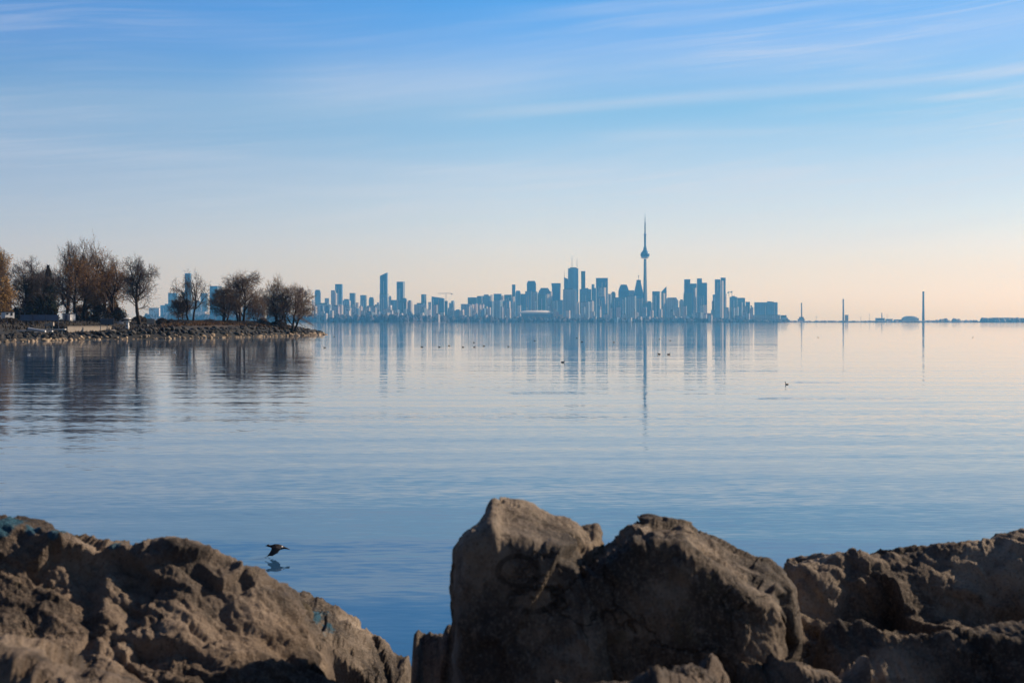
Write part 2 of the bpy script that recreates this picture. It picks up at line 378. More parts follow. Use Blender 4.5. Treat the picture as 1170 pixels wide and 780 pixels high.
T = [
 # ---- behind the bare trees of the point
 (170, 182, 352, 'm', 0, 'P', 'flat', 'apartment_block', 'low pale block beyond the point, just right of the oval bare tree'),
 (183, 203, 347, 'f', 0, 'B', 'plant', 'apartment_slab', 'wide low blue slab left of the sparse three-stemmed tree'),
 (192, 202, 335, 'b', 0, 'B', 'flat', 'office_tower', 'square blue block rising behind the wide low slab left of the sparse tree'),
 (211, 217.5, 312.5, 'm', 0, 'G', 'flat', 'glass_tower', 'slim tall blue tower seen through the sparse three-stemmed tree'),
 (208, 218, 334, 'f', 0, 'B', 'flat', 'office_tower', 'shorter blue block at the foot of the slim tower behind the sparse tree'),
 (219, 229, 343, 'm', 0, 'C', 'plant', 'apartment_block', 'grey block low behind the right stem of the sparse tree'),
 (229, 236.5, 335, 'b', 0, 'B', 'flat', 'apartment_tower', 'mid-height blue block right of the sparse three-stemmed tree'),
 (238.5, 252, 327, 'm', 4, 'G', 'flat', 'office_tower', 'broad dark blue tower half hidden by the first brown tree clump'),
 (254, 270, 345, 'm', 2, 'C', 'plant', 'apartment_block', 'greyish block showing between stems of the first brown tree clump'),
 (276, 300, 348, 'm', 2, 'B', 'plant', 'apartment_slab', 'low blue slab showing between the two brown tree clumps'),
 (306, 330, 350, 'm', 2, 'C', 'flat', 'apartment_slab', 'low grey slab hidden by the last brown tree clump on the point'),
 (186, 200, 357, 6700, 2, 'P', 'flat', 'low_building', 'whitish low building under the wide low slab left of the sparse tree'),
 (220, 236, 356, 6700, 2, 'P', 'flat', 'low_building', 'whitish low building under the right stem of the sparse tree'),
 # ---- first stretch right of the point
 (356.5, 359.5, 343, 'f', 2.2, 'P', 'flat', 'apartment_tower', 'thin pale sunlit tower right against the last tree on the point'),
 (359.5, 366, 331, 'b', 0, 'B', 'chamfer', 'apartment_tower', 'blue tower with rounded top just right of the last tree on the point'),
 (371, 375.5, 341, 'b', 0, 'C', 'flat', 'apartment_tower', 'short grey stub of a tower second from the last tree on the point'),
 (378, 383.2, 332, 'b', .6, 'K', 'flat', 'apartment_tower', 'greyish purple tower left against the tall dark blue square tower'),
 (382.8, 391, 324.8, 'b', .5, 'G', 'flat', 'office_tower', 'tall dark blue square tower, tallest between the point and the slanted tower'),
 (382, 385, 335, 'm', 1.6, 'P', 'flat', 'apartment_tower', 'slim pale tower in front of the tall dark blue square tower'),
 (391.5, 400, 341.5, 'b', 1, 'B', 'plant', 'apartment_tower', 'low blue block with small roof box right of the tall dark blue square tower'),
 (399.3, 406, 335, 'b', .8, 'B', 'flat', 'apartment_tower', 'blue flat-topped tower, first right of the tall dark blue square tower'),
 (411.5, 418.6, 337.4, 'b', .8, 'B', 'flat', 'apartment_tower', 'blue tower midway between the tall square tower and the slanted tower'),
 (421.3, 427, 339.5, 'b', .7, 'T', 'chamfer', 'apartment_tower', 'teal tower with narrowed top, last short tower left of the slanted tower'),
 (361, 378, 346, 'm', 1, 'C', 'plant', 'apartment_slab', 'wide grey slab below the grey stub right of the point'),
 (386, 387.3, 348, 'f', .9, 'P', 'flat', 'apartment_tower', 'left one of the two thin white towers below the tall dark blue square tower'),
 (388, 389.3, 348, 'f', .9, 'P', 'flat', 'apartment_tower', 'right one of the two thin white towers below the tall dark blue square tower'),
 (390, 400, 349, 'm', 1, 'C', 'flat', 'apartment_slab', 'grey slab right of the two thin white towers'),
 (402.5, 405.5, 347.5, 'f', 1.6, 'P', 'flat', 'apartment_tower', 'pale slim tower in front of the blue flat-topped tower'),
 (406.5, 410, 346, 'f', 1.2, 'K', 'flat', 'apartment_tower', 'rosy slim tower left of the tower midway to the slanted tower'),
 (410.3, 414, 348.5, 'f', 1.6, 'K', 'plant', 'apartment_tower', 'mauve low tower with sunlit end in front of the midway blue tower'),
 (419, 431, 349.5, 'm', 1, 'C', 'flat', 'apartment_slab', 'grey slab under the teal tower with narrowed top'),
 (428, 434, 345.5, 'm', 1, 'C', 'stepl', 'apartment_block', 'stepped grey block at the left foot of the slanted tower'),
 # ---- slanted tower and neighbours
 (434, 442.6, 311.3, 'b', .5, 'G', 'slantr', 'glass_tower', 'very tall slim blue tower with a slanted top, tallest left of the centre'),
 (433.5, 443.2, 336, 'm', .8, 'B', 'flat', 'office_tower', 'lighter blue shoulder block in front of the very tall slanted tower'),
 (444, 447, 338, 'b', .5, 'C', 'plant', 'apartment_tower', 'small grey tower just right of the very tall slanted tower'),
 (446.5, 454, 343, 'm', .8, 'B', 'flat', 'office_tower', 'plain blue block between the slanted tower and the flat-topped blue tower'),
 (453, 462.2, 322, 'b', 1.8, 'G', 'flat', 'glass_tower', 'tall flat-topped blue tower, second right neighbour of the slanted tower'),
 (456.5, 465, 340.5, 'm', .7, 'D', 'chamfer', 'office_tower', 'dark widening block at the foot of the tall flat-topped blue tower'),
 (465.2, 471, 343, 'm', 1.8, 'K', 'plant', 'apartment_tower', 'pale striped tower right of the dark widening block'),
 (473, 487.5, 346, 'm', 1, 'C', 'plant', 'apartment_slab', 'wide grey block under the slim dark-topped tower left of the crane'),
 (481, 487, 336.4, 'b', 2.6, 'D', 'flat', 'apartment_tower', 'slim dark-topped tower with pale right side, left of the crane'),
 (437, 445, 353, 'f', 3, 'P', 'flat', 'low_building', 'low whitish building at the foot of the slanted tower'),
 (445, 456, 354, 'f', 2, 'C', 'flat', 'low_building', 'low greyish building between slanted and flat-topped blue towers'),
 # ---- crane group
 (489.3, 493.2, 345.3, 'm', .5, 'C', 'flat', 'apartment_tower', 'narrow grey tower left against the broad blue building by the crane'),
 (493, 508, 338.6, 'b', .8, 'G', 'slantl', 'office_tower', 'broad blue building with gently sloping roof left of the crane'),
 (508, 511.5, 344, 'm', .7, 'D', 'flat', 'apartment_tower', 'dark narrow building directly below the crane'),
 (513, 519.3, 343.5, 'b', 1.4, 'B', 'stepl', 'apartment_tower', 'blue tower with stepped rooftop just right of the crane'),
 (511.5, 517.5, 352, 'm', .8, 'C', 'flat', 'apartment_block', 'low grey block at the foot of the stepped tower by the crane'),
 (519, 527, 353.5, 'm', .8, 'B', 'plant', 'apartment_block', 'low blue block in the dip right of the crane'),
 (517, 528.5, 363.3, 7000, 4, 'P', 'flat', 'low_building', 'long white low shed on the waterfront below the dip right of the crane'),
 # ---- slab condos left of the centre
 (526.6, 537, 347.6, 'm', .6, 'C', 'flat', 'apartment_slab', 'dull grey slab, first step of the rising row right of the crane'),
 (534.4, 545, 340, 'b', .5, 'T', 'flat', 'office_tower', 'teal block, second step of the rising row right of the crane'),
 (545, 551, 338.4, 'b', .6, 'B', 'flat', 'office_tower', 'blue block, third step of the rising row right of the crane'),
 (551, 560.2, 336.4, 'b', .6, 'B', 'plant', 'office_tower', 'blue block, fourth and top step of the rising row right of the crane'),
 (560.4, 563, 337, 'b', 1.8, 'K', 'flat', 'apartment_tower', 'rosy sliver of a tower left of the square dark block'),
 (564, 573, 335.9, 'b', .6, 'G', 'flat', 'office_tower', 'square dark block midway between the crane and the slim slab tower'),
 (573, 576.2, 338, 'b', 2, 'K', 'flat', 'apartment_tower', 'rosy sliver of a tower right of the square dark block'),
 (576.2, 585, 336.9, 'b', .6, 'T', 'flat', 'office_tower', 'square teal block left of the slim slab tower'),
 (536.5, 541.7, 346.5, 'f', 2, 'K', 'plant', 'apartment_tower', 'first rosy condo from the left in the row of five with sunlit ends'),
 (541.7, 546, 346, 'f', 1.9, 'K', 'plant', 'apartment_tower', 'second rosy condo from the left in the row of five with sunlit ends'),
 (546, 550, 346.5, 'f', 2, 'K', 'plant', 'apartment_tower', 'third and middle rosy condo in the row of five with sunlit ends'),
 (550, 553.4, 346.5, 'f', 1.4, 'K', 'plant', 'apartment_tower', 'fourth rosy condo from the left in the row of five with sunlit ends'),
 (553.4, 557.2, 350, 'f', 1.4, 'T', 'flat', 'apartment_tower', 'shorter greenish condo closing the row of five on its right'),
 (557.2, 564, 344.3, 'm', 2, 'B', 'flat', 'apartment_tower', 'blue tower with pale end right of the row of five condos'),
 (564.3, 574.4, 343, 'm', 3, 'C', 'flat', 'apartment_slab', 'grey slab with tall bright end below the square dark block'),
 (574.5, 583.4, 344, 'f', 1.6, 'B', 'flat', 'apartment_slab', 'blue slab with pale end below the square teal block'),
 # ---- stadium group
 (585, 589, 325.4, 'b', .4, 'G', 'flat', 'glass_tower', 'slim dark slab tower standing alone above the left end of the stadium'),
 (585, 588.2, 339, 'm', 1.8, 'P', 'flat', 'apartment_tower', 'pale narrow tower at the foot of the slim dark slab tower'),
 (589, 595, 332, 'b', .5, 'B', 'chamfer', 'office_tower', 'blue tower with narrowed top touching the slim dark slab tower'),
 (595, 600.5, 336, 'b', .6, 'B', 'flat', 'office_tower', 'low flat blue tower in the gap left of the chamfered tower'),
 (602, 612.7, 320.8, 'b', .6, 'G', 'chamfer', 'office_tower', 'broad blue tower with cut top corners above the stadium'),
 (600, 607.2, 333, 'm', .6, 'B', 'flat', 'office_tower', 'darker blue front block below the tower with cut corners'),
 (607.3, 614.4, 333.4, 'm', .8, 'C', 'flat', 'apartment_tower', 'pale bluish front block below the tower with cut corners'),
 (614.5, 630, 328.8, 'b', .8, 'B', 'peak', 'office_tower', 'wide blue building with humped roof above the stadium'),
 (614.6, 623.5, 337, 'm', .5, 'T', 'flat', 'apartment_tower', 'teal front block below the humped roof'),
 (623.6, 628, 336, 'm', 3, 'P', 'flat', 'apartment_tower', 'left of two pale sunlit shafts below the humped roof'),
 (628.4, 631.3, 333.4, 'm', 1.9, 'P', 'flat', 'apartment_tower', 'right of two pale sunlit shafts, beside the flared tower'),
 (630, 641, 323.4, 'b', .6, 'G', 'flare', 'office_tower', 'blue tower with a flared wider top right of the humped roof'),
 (631.4, 637, 343.5, 'm', 2, 'C', 'flat', 'apartment_tower', 'grey left block at the foot of the flared tower'),
 (637.2, 643.2, 343, 'm', .6, 'B', 'flat', 'apartment_tower', 'blue right block at the foot of the flared tower'),
 # ---- twin antenna tower group
 (644.4, 649.4, 316.6, 'b', .3, 'G', 'slantl', 'office_tower', 'needle-topped blue tower left against the twin-antenna tower'),
 (649, 661.2, 306.8, 7900, .5, 'B', 'flat', 'office_tower', 'tallest office block, bearing two thin roof antennas'),
 (643.3, 658.6, 329, 'm', .6, 'C', 'plant', 'apartment_slab', 'broad grey slab in front of the twin-antenna tower'),
 (658.7, 661.8, 345, 'f', 1.8, 'P', 'flat', 'apartment_tower', 'thin pale shaft below the right edge of the twin-antenna tower'),
 (664, 669, 310, 7900, .4, 'D', 'flat', 'office_tower', 'dark narrow slab tower right of the twin-antenna tower'),
 (662.3, 676, 329, 'b', .6, 'B', 'plant', 'office_tower', 'wide blue block at the foot of the dark narrow slab tower'),
 (676, 682, 324.6, 'b', 1.2, 'B', 'stepr', 'office_tower', 'stepped blue tower between dark slab and wide square tower'),
 (681, 695, 317.8, 7900, .5, 'G', 'flat', 'office_tower', 'wide square tower with dark head, second left of the spire tower'),
 (685, 692.8, 328.5, 'b', 2.6, 'P', 'flat', 'apartment_tower', 'pale-ended block in front of the wide square tower with dark head'),
 (663, 674.5, 345, 'f', 2.4, 'C', 'flat', 'apartment_slab', 'grey slab low in front of the wide blue block'),
 (674.6, 679, 343, 'f', 2.6, 'P', 'plant', 'apartment_tower', 'pale bright-ended tower low below the stepped blue tower'),
 (682.6, 691.5, 339, 'm', .6, 'B', 'flat', 'apartment_slab', 'blue slab low below the wide square tower with dark head'),
 # ---- around the spire tower
 (695, 699.4, 336, 'm', 2.4, 'C', 'flat', 'apartment_tower', 'greyish tower with pale side right of the wide square tower'),
 (698.2, 703.6, 333.2, 'b', .6, 'D', 'plant', 'office_tower', 'dark small tower with roof box left of the sloping-shouldered tower'),
 (706.6, 719.4, 325, 'b', .8, 'G', 'peak', 'office_tower', 'sloping-shouldered blue tower left of the pyramid-topped tower'),
 (700, 716, 340, 'm', 2, 'B', 'flat', 'apartment_slab', 'wide blue slab with bright end below the sloping-shouldered tower'),
 (718, 725.4, 332, 'b', 1, 'K', 'flat', 'office_tower', 'rosy block between sloping-shouldered and pyramid-topped towers'),
 (716.3, 727.4, 338.3, 'm', 2, 'C', 'flat', 'apartment_slab', 'grey slab with bright end below the rosy block'),
 (724.3, 735.8, 319.6, 'b', .6, 'G', 'pyramid', 'office_tower', 'pyramid-topped blue tower with rooftop mast, left of the spire tower'),
 (727.6, 736, 341, 'm', 2, 'C', 'flat', 'apartment_tower', 'grey tower at the foot of the pyramid-topped tower'),
 (739, 745.5, 344, 'm', 1.4, 'B', 'plant', 'apartment_tower', 'blue tower with pale end just right of the spire tower foot'),
 (745.5, 755, 333, 'b', 2, 'G', 'flat', 'office_tower', 'flat-topped blue tower left of the sharp wedge-topped tower'),
 (755.6, 762, 327, 'b', .4, 'G', 'sharp', 'glass_tower', 'sharp wedge-topped blue tower right of the spire tower'),
 (756.8, 760.4, 335, 'm', 2.4, 'P', 'flat', 'apartment_tower', 'pale sunlit shaft in front of the sharp wedge-topped tower'),
 (761.2, 776, 339.8, 'm', 1.6, 'C', 'chamfer', 'apartment_slab', 'wide greyish slab right of the wedge-topped tower'),
 (776.2, 782, 342, 'm', .8, 'C', 'plant', 'apartment_tower', 'grey tower left against the first notched tower'),
 # ---- the two notched towers and the pair right of them
 (782, 796.4, 319, 'b', .6, 'G', 'stepr', 'glass_tower', 'left half of the notched blue pair, step on its right'),
 (796.6, 808.4, 318, 'b', .6, 'G', 'stepr', 'glass_tower', 'right half of the notched blue pair, step on its right'),
 (781.2, 791.4, 335, 'm', .6, 'T', 'flat', 'apartment_slab', 'lighter teal block in front of the left notched tower'),
 (792.4, 796.2, 329, 'm', 2, 'C', 'flat', 'apartment_tower', 'pale striped shaft in front of the notch between the pair'),
 (797.5, 805, 338, 'm', 1, 'B', 'flat', 'apartment_tower', 'blue block in front of the right notched tower'),
 (817, 823.4, 319.4, 'b', .4, 'G', 'flat', 'glass_tower', 'left and slightly lower of the tall pair right of the notched towers'),
 (823.5, 829.6, 317.4, 'b', .6, 'G', 'flat', 'glass_tower', 'right and slightly higher of the tall pair right of the notched towers'),
 (814.6, 823, 333, 'm', .6, 'B', 'stepl', 'apartment_tower', 'blue shoulder block below the lower of the tall pair'),
 (823.3, 827.3, 321, 'm', 2.6, 'P', 'flat', 'apartment_tower', 'pale sunlit shaft running down the tall pair'),
 (813.4, 816.4, 344, 'f', .5, 'D', 'flat', 'apartment_tower', 'dark narrow block at the left foot of the tall pair'),
 (828.2, 830.8, 336, 'm', 1.6, 'P', 'flat', 'apartment_tower', 'thin pale shaft on the right edge of the tall pair'),
 # ---- stepped group and the lone slab
 (834, 842.7, 338, 'b', .6, 'B', 'plant', 'apartment_tower', 'blue block under the two small roof cranes'),
 (842.7, 852, 340.5, 'b', .8, 'B', 'flat', 'apartment_tower', 'blue block, middle step of the group descending right of the tall pair'),
 (852, 857.5, 345, 'b', .8, 'G', 'flat', 'apartment_tower', 'dark blue block, lowest step of the group descending right of the tall pair'),
 (857.6, 859.8, 349, 'b', .8, 'K', 'flat', 'apartment_tower', 'slim mauve sliver at the right end of the descending group'),
 (828.8, 833.8, 351.5, 'f', 1.6, 'P', 'flat', 'apartment_block', 'pale grid-fronted block at the right foot of the tall pair'),
 (834, 837, 351.5, 'f', 1.7, 'C', 'flat', 'apartment_tower', 'first of four pale-ended low towers in front of the descending group'),
 (837.3, 840.3, 351.8, 'f', 1.7, 'C', 'flat', 'apartment_tower', 'second of four pale-ended low towers in front of the descending group'),
 (840.6, 844.6, 351, 'f', 1.9, 'C', 'flat', 'apartment_tower', 'third of four pale-ended low towers in front of the descending group'),
 (845, 849, 345.5, 'f', 1.7, 'B', 'flat', 'apartment_tower', 'fourth and tallest of the pale-ended low towers before the descending group'),
 (862.8, 889.2, 345.6, 'm', .8, 'B', 'flat', 'apartment_slab', 'lone wide blue slab at the right end of the skyline'),
 (861.4, 893.5, 360, 'f', 2.5, 'C', 'flat', 'podium_building', 'low grey base building in front of the lone wide slab'),
]
TOP = {}
for row in T:
    r_, ext = tower(*row); TOP[row[8]] = (r_, ext)
def root_of(word):
    for k, v in TOP.items():
        if word in k: return v
# roof details
r_, (X0, X1, d, zt) = root_of('tallest office block'); k = d / F
st = MB(); st.box(-18, 18, 6, 26, zt - .8 + 1.65, zt + 6); st.build('roof_plant', M['plant'], r_)
spire(r_, zt + 5.2, H + (HY - 292) * k, 1.4, (653.7 - 655.1) * k, 12); spire(r_, zt + 5.2, H + (HY - 295) * k, 1.3, (659.4 - 655.1) * k, 12)
r_, (X0, X1, d, zt) = root_of('needle-topped'); k = d / F
spire(r_, zt - 14, H + (HY - 308.5) * k, 1.1, -9, 8, 'spire')
r_, (X0, X1, d, zt) = root_of('pyramid-topped blue'); k = d / F
spire(r_, zt - 1, H + (HY - 314) * k, 1.2, 0, 16, 'roof_mast'); mb = MB(); mb.lathe([(.4, 0), (3, 2), (3.4, 5), (.4, 8)], 0, 16, 8); o = mb.build('mast_cap', M['darksteel'], r_); o.location.z = H + (HY - 316) * k - .8
r_, (X0, X1, d, zt) = root_of('lone wide blue slab'); k = d / F
mb = MB(); mb.prism([(6, 6), (38, 4), (38, 20), (6, 22)], zt - .8 + 1.7, [zt + 6.5, zt + 3.5, zt + 3.5, zt + 6.5]); mb.build('roof_plant', M['D'], r_)

# the spire tower
def spire_tower():
    d = 7420; k = d / F; x = (737 - CX) * k
    def z(py): return H + (HY - py) * k
    root = empty('observation_tower', (x, d, 1.0))
    w = lambda px: px * k / 2
    rings = []
    for py, wd in ((367.4, 8.5), (360, 7.2), (350, 6.2), (340, 5.4), (325, 4.6), (310, 3.9), (296, 3.4)):
        ring = []                                 # three buttress fins round a hexagonal core
        for i in range(12):
            a = 2 * math.pi * i / 12 + .35; fin = 1.0 if i % 4 == 0 else (.62 if i % 2 == 0 else .7)
            ring.append((w(wd) * fin * math.cos(a), w(wd) * fin * math.sin(a), z(py) - 1))
        rings.append(ring)
    mb = MB(); mb.loft(rings); mb.build('shaft', M['conc_grey'], root)
    mb = MB(); mb.lathe([(w(3.2), z(295.6) - 1), (w(8.2), z(295.2) - 1), (w(9.0), z(294.4) - 1), (w(9.0), z(293.8) - 1)], 0, 0, 24); mb.build('radome_ring', M['white'], root, True)
    mb = MB(); mb.lathe([(w(8.6), z(293.75) - 1), (w(10.2), z(292.2) - 1), (w(10.2), z(290) - 1), (w(9), z(288.6) - 1), (w(6.2), z(287.2) - 1), (w(5), z(286) - 1)], 0, 0, 24); pd = mb.build('pod', M['G'], root, True); mb = MB(); mb.lathe([(w(10.35), z(291.9) - 1), (w(10.35), z(290.6) - 1)], 0, 0, 24); mb.build('window_band', M['D'], pd)
    mb = MB(); mb.lathe([(w(4.4), z(285.95) - 1), (w(3.6), z(283) - 1), (w(2.4), z(281.5) - 1), (w(2.3), z(269) - 1)], 0, 0, 12); mb.build('upper_shaft', M['conc_grey'], root)
    mb = MB(); mb.lathe([(w(2.2), z(268.9) - 1), (w(3.1), z(268.3) - 1), (w(3.1), z(267.4) - 1), (w(1.7), z(266.6) - 1)], 0, 0, 16); mb.build('upper_pod', M['G'], root, True)
    mb = MB(); mb.lathe([(w(1.6), z(266.5) - 1), (w(1.4), z(254) - 1), (w(.8), z(253.8) - 1), (w(.7), z(248) - 1), (w(.35), z(247.8) - 1), (w(.3), z(244.2) - 1)], 0, 0, 8); mb.build('antenna', M['steel'], root)
    tag(root, 'very tall concrete spire tower with a round pod and needle antenna', 'tower')
    BUILT.append((x - 20, x + 20, d - 20, d + 20))
spire_tower()

def stadium():
    d = 6900; k = d / F; X = lambda px: (px - 614) * k; Z = lambda py: (HY - py) * k + H - 1
    root = empty('stadium', ((614 - CX) * k, d, 1.0))
    mb = MB(); n = 32
    mb.loft([[(X(614) + rx * k * math.cos(2 * math.pi * i / n), 60 + 60 * f * math.sin(2 * math.pi * i / n), z) for i in range(n)] for rx, f, z in ((17, .95, 0), (18, 1, Z(362)), (18.6, 1.04, Z(358.4)))])
    mb.build('bowl', M['bluegrey'], root)
    mb = MB(); n = 32
    mb.loft([[(X(612.5) + rx * k * math.cos(2 * math.pi * i / n), 60 + 62 * f * math.sin(2 * math.pi * i / n), z) for i in range(n)] for rx, f, z in ((19.4, 1.06, Z(358.2)), (19.8, 1.08, Z(356.6)), (15, .8, Z(355)), (9, .6, Z(354.4)))])
    mb.build('roof_canopy', M['white'], root)
    for px, py in ((594, 351), (602, 352.5), (612, 345), (627, 351)):
        mb = MB(); mb.tube([(X(px), 6, Z(358)), (X(px), 6, Z(py))], .9, 6); lm = mb.build('light_mast', M['white'], root); mb = MB(); mb.box(X(px) - 4, X(px) + 4, 5, 7.5, Z(py) + .01, Z(py) + 4); mb.build('lamp_panel', M['white'], lm)
    for px, w_, py in ((634.5, 6, 353), (637.5, 4, 356), (641, 9, 359), (646, 9, 362)):
        mb = MB(); mb.box(X(px) - w_ * k / 4, X(px) + w_ * k / 4, 20, 60, 0, Z(py)); mb.build('entrance_block', M['pinkwall'], root)
    tag(root, 'pale-roofed stadium on the waterfront below the tower with cut corners', 'stadium')
stadium()

def crane(px, ytop, ybase, x0, x1, d, label):
    k = d / F; X = lambda p: (p - px) * k; z0 = H + (HY - ybase) * k; Z = lambda p: H + (HY - p) * k - z0
    root = empty('tower_crane', ((px - CX) * k, d, z0))
    mb = MB(); mb.box(-1, 1, -1, 1, 0, Z(ytop)); ms = mb.build('mast', M['darksteel'], root); mb = MB(); mb.box(-1.4, 1.4, -3.4, -1.02, Z(ytop) - 4, Z(ytop) - .8); mb.build('cab', M['white'], ms)
    mb = MB(); mb.box(X(x0), X(x1), -1.02, 1.02, Z(ytop) + .2, Z(ytop) + 2.4); mb.build('jib', M['darksteel'], root)
    e = x1 if abs(x1 - px) < abs(x0 - px) else x0
    mb = MB(); mb.box(X(e) - 4, X(e) + 4, -2, 2, Z(ytop) - 5, Z(ytop) + .1); mb.build('counterweight', M['darksteel'], root)
    mb = MB(); mb.tube([(0, 0, Z(ytop) + 2.3), (0, 0, Z(ytop) + 9)], [1, .3], 5); mb.build('apex', M['darksteel'], root)
    tag(root, label, 'crane')
crane(509.6, 335.4, 366.5, 500, 516.2, 7700, 'tower crane with a long thin jib over the broad blue building')
crane(832.9, 333.8, 338.6, 831.8, 834, 7990, 'left of the two small cranes above the descending blue group')
crane(836.3, 333.4, 338.6, 835.2, 837.4, 7990, 'right of the two small cranes above the descending blue group')

LEFT_EDGE = [(-3800, 6150), (-900, 6250), (-480, 6300), (-300, 6600), (-80, 6700), (350, 6750), (820, 6740), (1300, 6900), (1450, 7080)]
def edge_d(px):                                   # distance at which the city's shore starts in this direction
    d = 6500.0
    for _ in range(12): d = .5 * d + .5 * float(np.interp((px - CX) / F * d, [e[0] for e in LEFT_EDGE], [e[1] for e in LEFT_EDGE]))
    return d
# low waterfront buildings in front of the towers
LOW = [(364, 6, 361, 'P', 'the thin pale tower beside the point'), (372, 4, 358, 'P', 'the wide grey slab right of the point'), (379, 4, 355, 'P', 'the greyish purple tower'),
       (393, 5, 359, 'K', 'the two thin white towers'), (401, 4, 361, 'P', 'the blue flat-topped tower'), (409, 5, 360, 'P', 'the rosy slim tower'), (415, 4, 360.5, 'P', 'the midway blue tower'),
       (423, 12, 355.5, 'C', 'the teal tower with narrowed top'), (435, 5, 360, 'P', 'the slanted tower'), (441, 9, 357.5, 'P', 'the whitish building under the slanted tower'),
       (450, 5, 359.5, 'K', 'the plain blue block'), (458, 5, 358, 'P', 'the dark widening block'), (466, 5, 361, 'P', 'the pale striped tower'), (482, 5, 357.5, 'P', 'the slim dark-topped tower'),
       (486, 5, 362.5, 'P', 'the narrow grey tower by the crane'), (500, 5, 358, 'P', 'the broad blue building with sloping roof'), (531, 4, 361, 'P', 'the dull grey slab of the rising row'),
       (539, 4, 362, 'P', 'the first rosy condo'), (547, 6, 363.5, 'P', 'the middle rosy condo'), (555, 4, 360, 'P', 'the greenish condo'), (577, 3, 360, 'P', 'the blue slab with pale end'),
       (590, 5, 362, 'K', 'the slim dark slab tower'), (655, 8, 364, 'K', 'the broad grey slab under the twin antennas'), (671, 5, 363.6, 'P', 'the wide blue block beside the dark slab'), (680, 4, 361.5, 'P', 'the stepped blue tower'),
       (690, 5, 363, 'P', 'the wide square tower with dark head'), (704, 6, 362.8, 'C', 'the wide blue slab with bright end'), (720, 5, 363, 'P', 'the rosy block'), (731, 6, 362, 'P', 'the pyramid-topped tower'),
       (741, 5, 361.5, 'P', 'the blue tower beside the spire tower'), (749, 6, 361, 'P', 'the flat-topped tower left of the wedge'), (771, 5, 360.5, 'P', 'the wide greyish slab'), (777, 5, 362, 'P', 'the grey tower beside the notched pair'),
       (799, 9, 357.5, 'C', 'the notched blue pair'), (806, 4, 358, 'P', 'the right notched tower'), (812, 5, 360, 'P', 'the gap between notched pair and tall pair'), (846, 12, 361, 'K', 'the four pale-ended towers'),
       (855, 4, 358, 'P', 'the lowest step of the descending group')]
NAMES = {'P': ('whitish', 'low_building'), 'K': ('rosy', 'low_building'), 'C': ('greyish', 'low_building')}
for px, w_, py, mk, who in LOW:
    d0 = edge_d(px) + (14 if int(px) % 4 == 0 else 75)
    tower(px - w_ / 2, px + w_ / 2, py, d0, max(.6, w_ * .35), mk, random.Random(px).choice(['flat', 'plant', 'flat']), 'low_building', 'low %s waterfront building before %s' % (NAMES[mk][0], who), 'building')

rm = random.Random(41)
for px, w_, py, mk, who in LOW:
    for sgn, word, k_ in ((-1, 'left of', 0), (1, 'right of', 1)):
        q = px + sgn * rm.uniform(2.5, 6); ww = rm.uniform(2.6, 6.5); top = rm.uniform(348, 358.5); mm = rm.choice('CCKPPB')
        tower(q - ww / 2, q + ww / 2, top, edge_d(q) + rm.uniform(150, 420), rm.choice((.3, .8, 1.6)), mm, rm.choice(('flat', 'plant', 'stepl', 'flat')), 'apartment_block',
              '%s low mid-rise just %s %s' % ({'C': 'greyish', 'K': 'rosy', 'P': 'pale', 'B': 'bluish'}[mm], word, who), 'building')

# moored sails / white slanted roofs by the water near the notched pair
for px, py, lab in ((786.5, 361.5, 'left of two white slanted awnings on the shore below the notched pair'), (793, 359.5, 'right of two white slanted awnings on the shore below the notched pair')):
    d = edge_d(px) + 6; k = d / F; root = empty('tent_canopy', ((px - CX) * k, d, 1.0)); zz = H + (HY - py) * k - 1
    mb = MB(); mb.prism([(-9, 0), (9, 0), (9, 12), (-9, 12)], zz - 9, [zz + 6, zz - 6, zz - 6, zz + 6]); mb.build('canopy', M['white'], root)
    for sx in (-8, 8):
        mb = MB(); mb.tube([(sx, 1, 0), (sx, 1, zz - 9.01)], .6, 6); mb.build('post', M['steel'], root)
    tag(root, lab, 'canopy')

# ---- port lands on the right
def chimney(px, yt, wpx, d, m, label, cap=True):
    k = d / F; root = empty('chimney', ((px - CX) * k, d, 1.0)); zt = H + (HY - yt) * k - 1; r = wpx * k / 2
    mb = MB(); mb.lathe([(r * 1.25, 0), (r, zt * .5), (r * .88, zt * .955)], 0, 0, 16); mb.build('stack', m, root, True)
    mb = MB(); mb.lathe([(r * 1.0, zt * .956), (r * 1.0, zt)], 0, 0, 16); mb.build('cap_band', M['darksteel'] if cap else M['stackgrey'], root)
    tag(root, label, 'chimney', 'chimneys on the far right shore')
chimney(915.9, 346, 1.6, 7600, M['stackgrey'], 'shortest and leftmost thin chimney, right of the lone wide slab')
chimney(963.6, 341.6, 1.9, 7600, M['stackgrey'], 'middle chimney of the three tall ones, beside a small box building')
chimney(1055, 333, 2.4, 7400, M['stackblue'], 'tallest chimney, dark and thick, far right beside the domed hall')
chimney(1007.6, 357.3, 1.2, 7600, M['darksteel'], 'stubby dark chimney between the middle and the tallest chimneys')
def mast(px, yt, label):
    d = 7700; k = d / F; root = empty('radio_mast', ((px - CX) * k, d, 1.0)); zt = H + (HY - yt) * k
    mb = MB(); mb.tube([(0, 0, 0), (0, 0, zt)], [.9, .6], 5); mb.build('pole', M['steel'], root)
    mb = MB(); mb.box(-2.5, 2.5, -.8, .8, zt * .8, zt * .8 + 1.5); mb.build('cross_arm', M['steel'], root)
    tag(root, label, 'mast', 'thin masts on the far right shore')
mast(932.5, 361, 'short thin mast between the leftmost and middle chimneys')
mast(983.5, 361.5, 'thin mast a little right of the middle chimney')
mast(993.6, 358, 'tall thin mast left of the stubby dark chimney')
mast(1013.6, 358.5, 'thin mast right of the stubby dark chimney')
